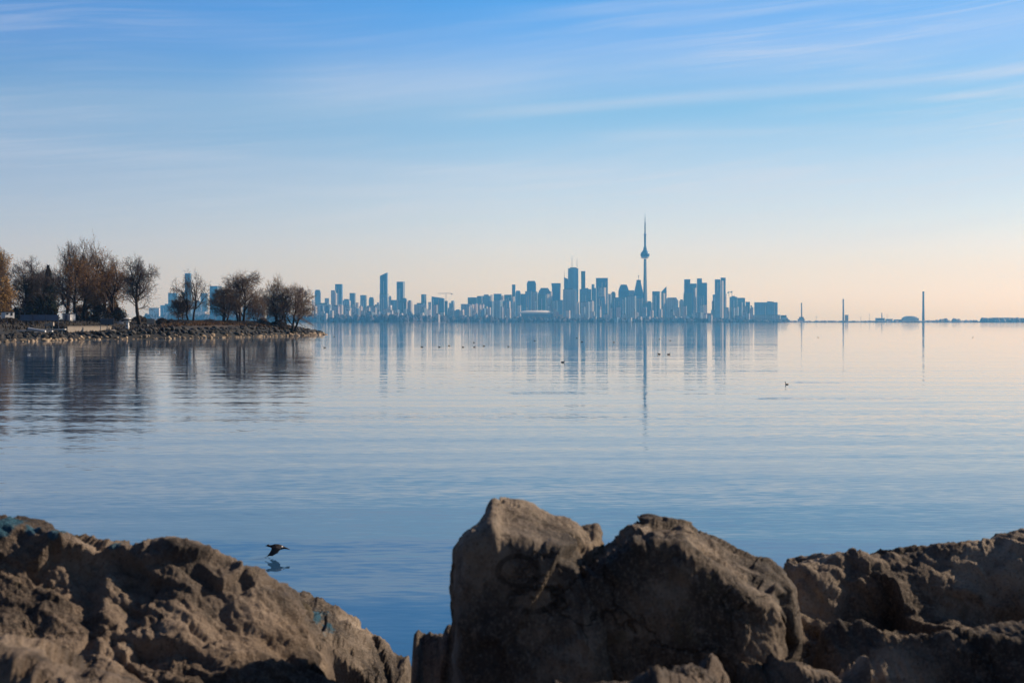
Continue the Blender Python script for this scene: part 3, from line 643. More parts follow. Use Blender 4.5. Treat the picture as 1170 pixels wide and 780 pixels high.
def industrial(px0, px1, yt, mk, label, step=None, d=7500):
    k = d / F; px = (px0 + px1) / 2; root = empty('industrial_hall', ((px - CX) * k, d, 1.0)); hw = (px1 - px0) / 2 * k; h = H + (HY - yt) * k - 1
    mb = MB(); mb.prism([(-hw, 6), (hw - 5, 0), (hw, 30), (-hw + 5, 36)], 0, h * (.65 if step else 1)); mb.build('wall', M[mk], root)
    mb = MB()
    if step == 'dome': mb.loft([[(rx * hw * math.cos(a), 18 + 12 * math.sin(a), z) for a in [2 * math.pi * i / 20 for i in range(20)]] for rx, z in ((.95, h * .652), (.8, h * .85), (.45, h))])
    elif step: mb.box(-hw * .5, hw * .6, 8, 26, h * .652, h)
    else: mb.prism([(-hw - 1, 5), (hw - 4, -1), (hw + 1, 31), (-hw + 4, 37)], h + .01, h + 1.5)
    mb.build('roof', M['plant'] if step != 'dome' else M['P'], root)
    tag(root, label, 'building', 'industrial buildings on the far right shore')
industrial(889.5, 901.5, 360, 'C', 'low grey stepped hall right against the lone wide slab', 'box')
industrial(912, 920.5, 362, 'C', 'low hall at the foot of the shortest chimney', 'box')
industrial(966, 970.4, 360, 'K', 'small mauve box building right of the middle chimney')
industrial(1001, 1012, 363.6, 'C', 'long low hall under the stubby dark chimney')
industrial(1012.6, 1021, 364.6, 'P', 'pale low hall right of the stubby dark chimney')
industrial(1031, 1051, 361, 'P', 'wide hall with domed roof left of the tallest chimney', 'dome')
industrial(1022, 1031, 365.2, 'C', 'very low grey hall left of the domed hall')

# far land and woods
land_m = plain('far_shore_soil', (0.28, 0.24, 0.22), 0.95, 0.3, 0.01)
def far_land(name, pts, z, label):
    mb = MB(); mb.prism(pts, -3, z); tag(mb.build(name, land_m), label, kind='structure')
far_land('far_shore', LEFT_EDGE + [(1500, 9800), (-4200, 9800)], 1.0, 'low far shore carrying the city skyline')
far_land('far_shore', [(1452, 7120), (2000, 7180), (2600, 7060), (3800, 6900), (4200, 9800), (1502, 9800)], 1.0, 'low far shore on the right with chimneys and woods')
def woods(name, label, spots, seed, m='farwood'):
    """soft irregular canopy: many small ragged clumps"""
    rnd = random.Random(seed); mb = MB()
    for (x, y, w, h) in spots:
        n = 9; rings = []
        for zf, rf in ((0, .8), (.3, 1.0), (.6, .85), (.85, .5), (1, .1)):
            rings.append([(x + w * rf * rnd.uniform(.7, 1.25) * math.cos(2 * math.pi * i / n), y + w * .8 * rf * rnd.uniform(.7, 1.25) * math.sin(2 * math.pi * i / n), .9 + h * zf * rnd.uniform(.9, 1.1)) for i in range(n)])
        mb.loft(rings)
    tag(mb.build(name, M[m]), label, 'woods', kind='stuff')
rnd = random.Random(5); sp = []
for i in range(900):
    px = rnd.uniform(165, 900); u = rnd.random() ** 1.6
    d = edge_d(px) + 26 + u * 110
    hh = rnd.uniform(10, 19) * (2.0 if px < 480 else (1.8 if px < 560 else 1.5 if px < 640 else 1.25))
    if 840 < px: hh *= .7
    sp.append(((px - CX) / F * d, d, rnd.uniform(7, 15), hh))
woods('shoreline_woods', 'hazy bare woods along the waterfront below the skyline', sp, 6)
sp = []
for i in range(420):
    px = rnd.uniform(895, 1240); d = 7190 + rnd.random() * 220
    hh = rnd.uniform(4, 9)
    if px > 1121: hh = rnd.uniform(20, 24); d = 7000 + rnd.random() * 200
    elif px > 1058: hh = rnd.uniform(5, 12)
    if 1070 < px < 1083 or 1088 < px < 1096: hh *= 1.7
    sp.append(((px - CX) / F * d, d, rnd.uniform(8, 14), hh))
woods('island_woods', 'low hazy woods on the far right shore', sp, 8, 'islandwood_hazed')

# ------------------------------------------------------------------ the wooded point on the left
SHORE = [(-330, 205), (-130, 222), (-100, 232), (-87, 243), (-84.5, 262), (-83, 277), (-75.5, 286), (-69, 294), (-62, 310), (-57, 326), (-53.5, 345), (-51, 365), (-50.5, 386),
         (-53, 393), (-60, 391), (-66, 381), (-78, 378), (-112, 402), (-200, 520), (-330, 650)]
def seg_d(px, py, a, b):
    ax, ay = a; bx, by = b; dx, dy = bx - ax, by - ay
    t = np.clip(((px - ax) * dx + (py - ay) * dy) / (dx * dx + dy * dy), 0, 1)
    return np.hypot(px - ax - t * dx, py - ay - t * dy)
def shore_sd(X, Y):                                # positive inside the land
    D = np.full(X.shape, 1e9); ins = np.zeros(X.shape, bool); n = len(SHORE)
    for i in range(n):
        a, b = SHORE[i], SHORE[(i + 1) % n]
        if i < n - 1: D = np.minimum(D, seg_d(X, Y, a, b))
        c = ((a[1] > Y) != (b[1] > Y)) & (X < (b[0] - a[0]) * (Y - a[1]) / (b[1] - a[1] + 1e-12) + a[0])
        ins ^= c
    return np.where(ins, D, -D)
def land_z(X, Y):
    X = np.asarray(X, float); Y = np.asarray(Y, float); sd_ = shore_sd(X, Y)
    tip = np.clip((Y - 352) / 45, 0, 1) * np.clip((X + 85) / 20, 0, 1)
    left = np.clip((-72 - X) / 12, 0, 1)
    top = (3.45 + .1 * left) * (1 - .72 * tip)
    sm = np.clip((sd_ - 7.5) / 6, 0, 1); sm = sm * sm * (3 - 2 * sm)
    prof = (1 - left) * (1 - np.exp(-sd_ / 3.6)) + left * (.34 * (1 - np.exp(-sd_ / 1.6)) + .66 * sm)
    return np.where(sd_ > 0, top * prof + .0035 * np.maximum(sd_ - 15, 0), sd_ * .3)
def gz(x, y): return float(land_z(np.array([x]), np.array([y]))[0])

def point_land():
    m, g, b = mat('dry_grass_and_soil')
    p = g.n('NewGeometry').outputs['Position']
    n1 = g.noise(p, .25, 5, .6); n2 = g.noise(p, 2.5, 5, .7)
    x_ = g.xyz(p)[0]; c = g.mix(g.math('MULTIPLY', g.step(n1, .35, .65), g.math('ADD', .15, g.math('MULTIPLY', g.step(x_, -80, -70), .85))), (0.025, 0.022, 0.019), (0.1, 0.055, 0.027)); c = g.mix(g.math('MULTIPLY', n2, .6), c, (0.03, 0.025, 0.02))
    z = g.xyz(p)[2]; c = g.mix(g.step(z, 1.6, 2.6), (0.018, 0.017, 0.016), c)
    g.link(c, b.inputs['Base Color']); b.inputs['Roughness'].default_value = .95
    xs = np.arange(-330, -44, 2.0); ys = np.arange(206, 652, 2.0); Xg, Yg = np.meshgrid(xs, ys); Z = land_z(Xg, Yg)
    rs = np.random.RandomState(3); Z = Z + np.where(Z > .5, rs.uniform(-.12, .12, Z.shape), 0); nx = len(xs)
    v = np.stack([Xg, Yg, Z], -1).reshape(-1, 3).tolist(); f = []
    for j in range(len(ys) - 1):
        for i in range(nx - 1):
            if Z[j:j + 2, i:i + 2].max() > -1.5: f.append((j * nx + i, j * nx + i + 1, (j + 1) * nx + i + 1, (j + 1) * nx + i))
    mb = MB(); mb.v = v; mb.f = f; mb.mi = [0] * len(f)
    tag(mb.build('terrain', m, None, True), 'low wooded point with dry brown grass', kind='structure')
point_land()

# riprap
def rock_mat(name, c1, c2, dark):
    m, g, b = mat(name); tc = g.n('TexCoord').outputs['Object']; rn = g.n('ObjectInfo').outputs['Random']
    n = g.noise(tc, 1.7, 6, .6)
    c = g.mix(n, c1, c2); c = g.mix(g.step(g.noise(tc, 5, 4, .6), .5, .7), c, dark)
    g.link(g.vmath('SCALE', c, g.math('ADD', .6, g.math('MULTIPLY', rn, .8))), b.inputs['Base Color']); b.inputs['Roughness'].default_value = .9
    return m
M['ripdark'] = rock_mat('dark_riprap', (0.025, 0.023, 0.022), (0.07, 0.06, 0.052), (0.014, 0.014, 0.014))
M['riptan'] = rock_mat('tan_riprap', (0.26, 0.19, 0.12), (0.48, 0.36, 0.24), (0.12, 0.09, 0.06))
def small_rock_mesh(seed, m):
    rnd = random.Random(seed); bm = bmesh.new(); bmesh.ops.create_icosphere(bm, subdivisions=2, radius=1)
    pl = [(Vector((rnd.gauss(0, 1), rnd.gauss(0, 1), rnd.gauss(0, 1))).normalized(), rnd.uniform(.5, .85)) for _ in range(9)]
    for v in bm.verts:
        for n, h in pl:
            e = v.co.dot(n) - h
            if e > 0: v.co -= n * e
        v.co += v.co * noise.noise(v.co * 2 + Vector((seed, 0, 0))) * .15
    me = bpy.data.meshes.new('shore_rock'); bm.to_mesh(me); bm.free(); me.materials.append(m); return me
TAN = [small_rock_mesh(i, M['riptan']) for i in range(5)]; DRK = [small_rock_mesh(20 + i, M['ripdark']) for i in range(5)]
rnd = random.Random(11); path = SHORE[2:15]; nrock = 0
segs = [(Vector(a), Vector(b)) for a, b in zip(path, path[1:])]; tot = sum((b - a).length for a, b in segs)
for row_, (inl, meshes, smin, smax, cnt, lab, grp) in enumerate(((.1, TAN, .25, .6, 210, 'pale tan rock at the waterline of the wooded point', 'pale waterline rocks of the point'),
        (1.3, DRK, .4, .85, 150, 'dark rock on the bank of the wooded point above the pale waterline rocks', 'dark bank rocks of the point'),
        (2.9, DRK, .4, .85, 130, 'dark rock high on the bank of the wooded point, near the grass', 'upper bank rocks of the point'))):
    for i in range(cnt):
        t = (i + rnd.uniform(-.4, .4)) / cnt * tot
        t = max(0, min(tot - .01, t))
        for a, b in segs:
            L = (b - a).length
            if t <= L: break
            t -= L
        p = a + (b - a) * (t / L); nrm = Vector((-(b - a).y, (b - a).x)).normalized()
        q = p + nrm * (inl + rnd.uniform(-.6, .6)); s = rnd.uniform(smin, smax)
        o = bpy.data.objects.new('shore_rock' if row_ == 0 else 'bank_rock', rnd.choice(meshes)); COL.objects.link(o)
        z = max(gz(q.x, q.y), -.1); o.location = (q.x, q.y, z + s * .12)
        o.rotation_euler = (rnd.uniform(-.3, .3), rnd.uniform(-.3, .3), rnd.uniform(0, 6.3)); o.scale = (s * rnd.uniform(.9, 1.5), s * rnd.uniform(.8, 1.2), s * rnd.uniform(.6, .9))
        tag(o, lab, 'rock', grp); nrock += 1
for px, py, s, lab in ((352, 379.6, 1.7, 'large dark angular rock standing near the end of the point'), (346, 381, 1.2, 'mid-sized dark rock just left of the large angular rock at the point end'), (358, 381, .9, 'squat dark rock right of the large angular rock at the point end'), (363.5, 380.8, 1.0, 'dark rock second from the outermost tip of the point'), (368.5, 382.6, .75, 'dark outermost rock lying in the water at the tip of the point')):
    d = 385; p = at(px, py, d); o = bpy.data.objects.new('shore_rock', DRK[int(px) % 5]); COL.objects.link(o)
    o.location = (p.x, d, max(p.z - .2, .05)); o.scale = (s * 1.3, s, s * .8); o.rotation_euler = (0.1, .1, px); tag(o, lab, 'rock', 'rocks at the tip of the point')

# ------------------------------------------------------------------ trees
def grow_tree(name, label, px, d, top_y, half_px, trunk_r, seed, crown_mat='twig', stems=1, leaf=None, nleaf=0, crown_base=.22, spread=.6, lean=0.0, dens=1.0, bark='bark', base_px=None, cat='tree', group='bare trees on the wooded point'):
    rnd = random.Random(seed); k = d / F
    x = ((base_px if base_px else px) - CX) * k; z0 = gz(x, d)
    if z0 < .1: z0 = .3
    root = empty(name, (x, d, z0 - .1)); hgt = H + (HY - top_y) * k - z0; hw = half_px * k; cxo = (px - CX) * k - x
    trunk, crown, tips = [], [], []
    def limb(p, dr, L, r, lvl):
        n = 4 if lvl < 2 else 3; pts = [p.copy()]; rad = [r]; q = p.copy(); dd = dr.copy()
        for i in range(n):
            dd = (dd + Vector((rnd.gauss(0, .13), rnd.gauss(0, .13), rnd.gauss(.06 if lvl < 2 else .015, .1)))).normalized()
            q = q + dd * (L / n); pts.append(q.copy()); rad.append(r * (1 - .62 * (i + 1) / n))
        (trunk if lvl < 2 else crown).append((pts, rad, lvl))
        if lvl >= 4: tips.append(pts[-1]); return
        nc = int(round((10, 7, 6, 5)[lvl] * (dens if lvl > 0 else 1) * (1 if stems < 3 or lvl else .8)))
        for i in range(nc):
            t0 = .16 if lvl == 0 else .15; t = t0 + (1 - t0) * (i + rnd.random() * .8) / nc
            j = min(n - 1, int(t * n)); b = pts[j].lerp(pts[j + 1], t * n - j)
            u = (pts[j + 1] - pts[j]).normalized(); az = i * 2.4 + rnd.uniform(-.6, .6)
            s1 = u.cross(Vector((.3, .2, 1)));
            if s1.length < .05: s1 = u.cross(Vector((1, 0, 0)))
            s1.normalize(); s2 = u.cross(s1); ang = rnd.uniform(.5, 1.15) * (spread / .6)
            nd = u * math.cos(ang) + (s1 * math.cos(az) + s2 * math.sin(az)) * math.sin(ang)
            limb(b, nd.normalized(), L * (rnd.uniform(.42, .68) if lvl == 0 else rnd.uniform(.48, .74)) * (1.08 - (.42 if lvl < 2 else .15) * t), max(.018, rad[j] * .55), lvl + 1)
    for s in range(stems):
        a = 2 * math.pi * s / max(1, stems) + .5; off = Vector((math.cos(a), math.sin(a), 0)) * (0 if stems == 1 else hw * .13)
        dr = Vector((lean + (.28 * math.cos(a) if stems > 1 else rnd.gauss(0, .03)), .2 * math.sin(a) if stems > 1 else 0, 1)).normalized()
        limb(off, dr, hgt * rnd.uniform(.72, .85), trunk_r, 0)
    pts_all = [p for ps, _, l in crown for p in ps]
    zs = sorted(p.z for p in pts_all); xs = sorted(p.x for p in pts_all); ys = sorted(p.y for p in pts_all)
    zt = zs[int(len(zs) * .985)]; xl, xr = xs[int(len(xs) * .025)], xs[int(len(xs) * .975)]; yl, yr = ys[int(len(ys) * .025)], ys[int(len(ys) * .975)]
    def warp(p):
        f = min(1, max(0, p.z / (zt * crown_base + 1e-6))); f = f * f
        X = p.x * (1 - f) + f * (cxo + (p.x - (xl + xr) / 2) * 2 * hw / (xr - xl)); Y = p.y * (1 - f) + f * ((p.y - (yl + yr) / 2) * 1.7 * hw / (yr - yl))
        return Vector((X, Y, p.z * hgt / zt))
    mt, mc = MB(), MB()
    for ps, rd, l in trunk: mt.tube([warp(p) for p in ps], rd, 7 if l == 0 else 5)
    for ps, rd, l in crown: mc.tube([warp(p) for p in ps], [max(.018, r_ * (1 if l < 4 else .9)) for r_ in rd], 3)
    mats = [M[crown_mat]]
    if leaf:
        mats.append(M[leaf])
        for _ in range(nleaf):
            c = warp(rnd.choice(tips)) + Vector((rnd.gauss(0, .35), rnd.gauss(0, .35), rnd.gauss(-.1, .35))); u = Vector((rnd.gauss(0, 1), rnd.gauss(0, 1), rnd.gauss(0, 1))).normalized(); w = u.orthogonal().normalized(); s = rnd.uniform(.09, .2)
            mc.add([c - u * s, c + w * s * .6, c + u * s, c - w * s * .6], [(0, 1, 2, 3)], 1)
    mt.build('trunk', M[bark], root, True); mc.build('crown', mats, root)
    tag(root, label, cat, group)
    return root

TREES = [
 dict(px=-3, d=300, top_y=286, half_px=13, trunk_r=.35, seed=1, leaf='leafgold', nleaf=3000, label='tall tree with tan leaves cut by the left edge of the photo'),
 dict(px=3, d=284, top_y=320, half_px=10, trunk_r=.2, seed=2, leaf='leafgold', nleaf=4500, stems=2, crown_base=.1, label='golden-leaved low willow below the tan-leaved tree at the left edge'),
 dict(px=27, d=290, top_y=302, half_px=21, trunk_r=.3, seed=3, crown_mat='twigdark', dens=1.15, label='dark leafless tree behind the blue-grey fence, first right of the golden willow'),
 dict(px=46, d=292, top_y=298, half_px=22, trunk_r=.38, seed=4, crown_mat='twigdark', dens=1.2, label='dark dense leafless tree in front of the evergreen, left of the white shed'),
 dict(px=75, d=300, top_y=280, half_px=18, trunk_r=.4, seed=25, crown_mat='twigdark', crown_base=.3, label='tall leafless tree above the white shed, left of two tall neighbours'),
 dict(px=99, d=302, top_y=277, half_px=17, trunk_r=.45, seed=6, crown_mat='twig', crown_base=.45, leaf='leafbrown', nleaf=300, label='tallest tree of the point, bare dark top over rusty lower crowns'),
 dict(px=92, d=296, top_y=297, half_px=19, trunk_r=.35, seed=7, crown_mat='twig', leaf='leafbrown', nleaf=3200, stems=2, label='rusty-leaved tree right of the white shed, below the tallest tree'),
 dict(px=124, d=306, top_y=293, half_px=20, trunk_r=.4, seed=8, crown_mat='twig', leaf='leafbrown', nleaf=3600, stems=2, label='rusty-leaved spreading tree between the tallest tree and the oval bare tree'),
 dict(px=60, d=318, top_y=310, half_px=18, trunk_r=.35, seed=9, crown_mat='twigdark', dens=1.15, label='dark leafless tree behind the white shed, lower than its neighbours'),
 dict(px=110, d=322, top_y=312, half_px=20, trunk_r=.35, seed=19, crown_mat='twigdark', dens=1.15, label='dark leafless tree filling the background between the rusty-leaved trees'),
 dict(px=159.5, d=300, top_y=297.5, half_px=18, trunk_r=.42, seed=10, crown_mat='twigdark', crown_base=.25, dens=1.15, label='oval dark leafless tree with thick trunk beside the little lighthouse'),
 dict(px=218, d=318, top_y=313, half_px=20, trunk_r=.25, seed=11, crown_mat='twigdark', stems=2, dens=.72, crown_base=.35, label='sparse leafless tree with thin open stems in the gap right of the oval tree'),
 dict(px=207, d=321, top_y=339, half_px=11, trunk_r=.14, seed=12, crown_mat='twig', stems=2, crown_base=.2, label='small reddish bushy tree at the left foot of the sparse tree'),
 dict(px=256, d=330, top_y=329, half_px=16, trunk_r=.22, seed=13, crown_mat='twig', stems=3, crown_base=.2, label='low left half of the first brown clump, many thin stems'),
 dict(px=275, d=334, top_y=313, half_px=22, trunk_r=.32, seed=14, crown_mat='twig', stems=3, crown_base=.22, label='taller right half of the first brown clump, dense round crown'),
 dict(px=293, d=340, top_y=338, half_px=10, trunk_r=.13, seed=15, crown_mat='twig', stems=2, crown_base=.25, label='slight bare tree between the two brown clumps'),
 dict(px=317, d=346, top_y=325, half_px=18, trunk_r=.25, seed=16, crown_mat='twig', stems=3, crown_base=.22, label='left stem group of the last brown clump near the end of the point'),
 dict(px=331, d=348, top_y=320, half_px=19, trunk_r=.3, seed=17, crown_mat='twig', stems=2, crown_base=.25, label='middle and tallest tree of the last brown clump near the end of the point'),
 dict(px=343, d=352, top_y=329, half_px=16, trunk_r=.28, seed=18, crown_mat='twig', lean=.18, base_px=336, crown_base=.35, label='outermost tree of the point, trunk leaning right'),
]
for t in TREES: grow_tree('bare_tree' if not t.get('leaf') else 'autumn_tree', **t)

def evergreen(px, d, ty, hw_px, seed, label, name='evergreen_tree'):
    rnd = random.Random(seed); k = d / F; x = (px - CX) * k; z0 = gz(x, d); h = H + (HY - ty) * k - z0; hw = hw_px * k
    root = empty(name, (x, d, z0 - .1)); mt = MB(); mt.tube([(0, 0, 0), (0, 0, h * .9)], [.25, .05], 6); mt.build('trunk', M['bark'], root)
    mc = MB()
    for i in range(4200):
        t = rnd.random() ** .8; z = h * (.04 + .96 * t); r = hw * (1 - t ** 1.5) ** .9 * math.sqrt(rnd.random()) * rnd.uniform(.7, 1.15); a = rnd.uniform(0, 6.3)
        c = Vector((r * math.cos(a), r * math.sin(a), z)); u = Vector((math.cos(a), math.sin(a), -.5 + rnd.gauss(0, .4))).normalized(); w = u.orthogonal().normalized(); s = rnd.uniform(.15, .4)
        mc.add([c - u * s, c + w * s * .5, c + u * s, c - w * s * .5], [(0, 1, 2, 3)])
    mc.build('crown', M['leafgreen'], root); tag(root, label, 'tree')
evergreen(55, 312, 303, 11, 31, 'pointed dark evergreen rising behind the dark leafless trees at left')
evergreen(129, 318, 338, 9, 32, 'dark evergreen low between the rusty trees and the oval bare tree')
evergreen(38, 305, 322, 15, 33, 'dark evergreen half hidden behind the blue-grey fence')

def shrub(px, d, ty, hw_px, seed, label, m='shrub', n=1800):
    rnd = random.Random(seed); k = d / F; x = (px - CX) * k; z0 = gz(x, d); h = max(.8, H + (HY - ty) * k - z0); hw = hw_px * k
    root = empty('shrub', (x, d, z0 - .05)); mt = MB(); mc = MB()
    for i in range(7):
        a = rnd.uniform(0, 6.3); r = hw * rnd.uniform(.3, .8); mt.tube([(0, 0, 0), (r * .4 * math.cos(a), r * .3 * math.sin(a), h * .4), (r * math.cos(a), r * math.sin(a), h * .75)], [.06, .04, .02], 4)
    for i in range(n):
        a = rnd.uniform(0, 6.3); q = rnd.random() ** .5; zf = rnd.random(); r = hw * q * math.sqrt(max(.05, 1 - (zf * 1.0) ** 2)) * rnd.uniform(.8, 1.15)
        c = Vector((r * math.cos(a), r * .8 * math.sin(a), h * zf * rnd.uniform(.8, 1.1))); u = Vector((rnd.gauss(0, 1), rnd.gauss(0, 1), rnd.gauss(.6, 1))).normalized(); w = u.orthogonal().normalized(); s = rnd.uniform(.1, .28)
        mc.add([c - u * s, c + w * s * .4, c + u * s, c - w * s * .4], [(0, 1, 2, 3)])
    mt.build('stem', M['bark'], root); mc.build('foliage', M[m], root); tag(root, label, 'shrub', 'shrubs on the wooded point')
for a in [(20, 296, 352, 14, 1, 'dark shrub mass behind the low hut near the left edge'), (52, 296, 350, 16, 2, 'dark shrub mass behind the blue-grey fence'), (92, 301, 349, 13, 3, 'dark shrub right behind the white shed'), (113, 296, 350, 16, 4, 'dark shrub mass behind the concrete retaining wall'),
          (135, 300, 352, 13, 5, 'dark shrub left of the little lighthouse'), (159, 304, 361, 10, 6, 'dark clipped shrub between lighthouse and noticeboard'), (185, 306, 363.6, 9, 7, 'dark shrub just right of the noticeboard'), (300, 342, 363.5, 8, 8, 'rounded dark shrub between the two brown clumps'),
          (196, 306, 365, 6, 9, 'low dry shrub left of the sparse tree'), (240, 322, 365, 10, 10, 'low dry shrub in the grass left of the first brown clump'), (318, 346, 366, 11, 11, 'low dark shrub under the last brown clump'), (262, 327, 366, 9, 12, 'low shrub under the first brown clump'), (10, 272, 369, 13, 13, 'dark low shrub in front of the white-fronted hut'),
          (38, 281.5, 367, 15, 14, 'dark low shrub under the blue-grey fence, left of the wedge-shaped ramp'), (66, 284, 368.5, 8, 15, 'dark low shrub just below the white shed'), (106, 296, 366, 16, 16, 'dark low shrub behind the long concrete retaining wall'), (134, 303, 364, 10, 17, 'dark low shrub behind the small white boats'), (206, 309, 369.5, 12, 18, 'low dark scrub on the bank below the small reddish tree'), (280, 331, 370, 14, 19, 'low dark scrub on the bank below the first brown clump')]:
    shrub(*a)
M['drygrass'] = plain('dry_grass', (0.14, 0.08, 0.038), .95, .35, .5)
def grass():
    rnd = random.Random(77); mb = MB()
    for i in range(16000):
        px = rnd.uniform(185, 350); t = rnd.random(); d = 296 + (px - 185) * .36 - 2 + t * 24; x = (px - CX) / F * d; z = gz(x, d)
        if z < 1.5: continue
        s = rnd.uniform(.2, .6); a = rnd.uniform(0, 6.3); dx, dy = math.cos(a) * .12, math.sin(a) * .12; lx, ly = rnd.gauss(0, .15), rnd.gauss(0, .15)
        mb.add([(x - dx, d - dy, z - .1), (x + dx, d + dy, z - .1), (x + lx, d + ly, z + s)], [(0, 1, 2)])
    for i in range(7000):
        px = rnd.uniform(-10, 200); d = rnd.uniform(262, 312); x = (px - CX) / F * d; z = gz(x, d)
        if z < .9: continue
        s = rnd.uniform(.2, .6); a = rnd.uniform(0, 6.3); dx, dy = math.cos(a) * .14, math.sin(a) * .14
        mb.add([(x - dx, d - dy, z - .1), (x + dx, d + dy, z - .1), (x + rnd.gauss(0, .15), d + rnd.gauss(0, .15), z + s)], [(0, 1, 2)], 1)
    tag(mb.build('grass', [M['drygrass'], M['shrub']]), 'dry brown grass along the top of the point', 'grass', kind='stuff')
grass()

# ------------------------------------------------------------------ small structures on the point
def base(px, d, py=None):
    x = (px - CX) / F * d; return Vector((x, d, gz(x, d) - .05))
def struct_box(name, px0, px1, yt, yb, d, yaw, depth, wall, roofm, label, cat, extra=None):
    k = d / F; px = (px0 + px1) / 2; root = empty(name, ((px - CX) * k, d, H + (HY - yb) * k), yaw)
    hw = (px1 - px0) / 2 * k; h = (yb - yt) * k; gd = min(0, gz((px - CX) * k, d) - (H + (HY - yb) * k)) - .3
    mb = MB(); mb.box(-hw, hw, 0, depth, gd, h); mb.build('wall', M[wall], root)
    mb = MB(); mb.box(-hw - .12, hw + .12, -.12, depth + .12, h + .003, h + .14); mb.build('roof', M[roofm], root)
    if extra:
        for nm, x0, x1, z0, z1, m in extra: mb = MB(); mb.box(-hw + x0 * 2 * hw, -hw + x1 * 2 * hw, -.05, -.003, z0 * h, z1 * h); mb.build(nm, M[m], root)
    tag(root, label, cat); return root
# white shed seen on its corner
root = empty('shed', base(76, 292)); k = 292 / F; root.rotation_euler = (0, 0, R(-28)); root.location.z = H + (HY - 367.2) * k
mb = MB(); mb.box(-1.15, 1.0, 0, 1.5, -1.2, 1.55); mb.build('wall', M['white'], root)
mb = MB(); mb.box(-1.3, 1.15, -.15, 1.65, 1.553, 1.68); mb.build('roof', M['woodgrey'], root)
mb = MB(); mb.box(-.5, .3, -.05, -.003, 0, 1.35); dr = mb.build('door', M['bluegrey'], root); mb = MB(); mb.box(.16, .24, -.1, -.052, .6, .75); mb.build('handle', M['steel'], dr)
mb = MB(); mb.tube([(.2, .8, 1.68), (.2, .8, 2.2)], .1, 6); mb.build('vent_pipe', M['steel'], root)
tag(root, 'small white shed, sunlit on its right side, above the concrete walls', 'shed')
# blue-grey fence
def fence(px0, px1, yt, yb, d, wall, label):
    k = d / F; L = (px1 - px0) * k; root = empty('fence', ((px0 - CX) * k, d, H + (HY - yb) * k)); h = (yb - yt) * k; n = max(2, int(L / 2))
    mb = MB(); mb.box(0, L, 0, .06, .05, h); mb.build('board_panel', M[wall], root)
    for i in range(n + 1): mb = MB(); mb.box(i * L / n - .06, i * L / n + .06, -.1, -.003, -1.6, h + .1); mb.build('post', M['woodgrey'], root)
    tag(root, label, 'fence')
fence(23, 67, 359.6, 366.6, 279, 'bluegrey', 'long blue-grey board fence left of the white shed')
fence(115, 130, 364, 371, 288, 'woodgrey', 'short grey board fence behind the right end of the concrete wall')
struct_box('hut', 6, 16.5, 356.6, 360.5, 279, R(40), 2.2, 'white', 'roofdark', 'low white-fronted hut left of the blue-grey fence', 'hut', [('window', .1, .35, .3, .8, 'glassdark'), ('door', .6, .8, 0, .85, 'glassdark')])
def house(px0, px1, ye, yr, yb, d, wall, label):
    k = d / F; hw = (px1 - px0) / 2 * k; root = empty('house', (((px0 + px1) / 2 - CX) * k, d, H + (HY - yb) * k), R(20)); h = (yb - ye) * k; hr = (yb - yr) * k
    mb = MB(); mb.box(-hw, hw, 0, 6, -1.5, h); mb.build('wall', M[wall], root)
    mb = MB(); mb.add([(-hw - .3, -.3, h + .003), (hw + .3, -.3, h + .003), (hw + .3, 6.3, h + .003), (-hw - .3, 6.3, h + .003), (0, -.3, hr), (0, 6.3, hr)], [(0, 1, 4), (2, 3, 5), (1, 2, 5, 4), (3, 0, 4, 5), (3, 2, 1, 0)]); rf = mb.build('roof', M['roofdark'], root); mb = MB(); mb.box(hw * .3, hw * .3 + .5, 3, 3.5, h + .4, hr + .8); mb.build('chimney', M['redbrick'], rf)
    for xx in (-.45, .45):
        mb = MB(); mb.box(xx * hw - .35, xx * hw + .35, -.06, -.003, h * .45, h * .75); wd = mb.build('window', M['white'], root); mb = MB(); mb.box(xx * hw - .27, xx * hw + .27, -.09, -.063, h * .48, h * .72); mb.build('pane', M['glassdark'], wd)
    mb = MB(); mb.box(-.35, .35, -.07, -.004, -.5, h * .35); mb.build('door', M['glassdark'], root)
    tag(root, label, 'house', 'houses behind the trees of the point')
house(4, 13, 346, 341, 358, 296, 'pinkwall', 'small rosy house behind the golden willow')
house(26, 38, 345, 338, 358, 330, 'redbrick', 'red brick house half hidden behind the dark leafless trees')
# concrete walls
def conc(px0, px1, yt, yb, d, yaw, depth, label):
    k = d / F; hw = (px1 - px0) / 2 * k / math.cos(yaw); root = empty('concrete_wall', (((px0 + px1) / 2 - CX) * k, d, H + (HY - yb) * k), yaw); h = (yb - yt) * k
    mb = MB(); mb.box(-hw, hw, 0, depth, -.4, h); mb.build('wall', M['concrete'], root)
    mb = MB(); mb.box(-hw - .05, hw + .05, -.06, depth + .05, h + .002, h + .12); mb.build('coping', M['concrete'], root)
    tag(root, label, 'wall', 'concrete walls on the point')
conc(73, 85.5, 373.6, 380, 286, R(56), .6, 'short left piece of tan concrete wall below the white shed')
conc(85.2, 120, 373.2, 379.6, 288, R(56), .6, 'long tan concrete retaining wall near the water right of the gap')
conc(86, 98.5, 367.6, 373.4, 294, R(54), .5, 'upper tan concrete wall just right of the white shed')
# slanted boat ramp piece
root = empty('boat_cradle', at(55.5, 371.6, 278)); mb = MB(); mb.prism([(-1.0, 0), (.9, 0), (.9, .8), (-1.0, .8)], -.1, [.15, .62, .62, .15]); mb.build('deck', M['concrete'], root)
for sx in (-.7, .6): mb = MB(); mb.box(sx - .06, sx + .06, .1, .7, -1.7, -.103); mb.build('leg', M['darksteel'], root)
tag(root, 'small wedge-shaped tan ramp above the white dock planks', 'ramp')
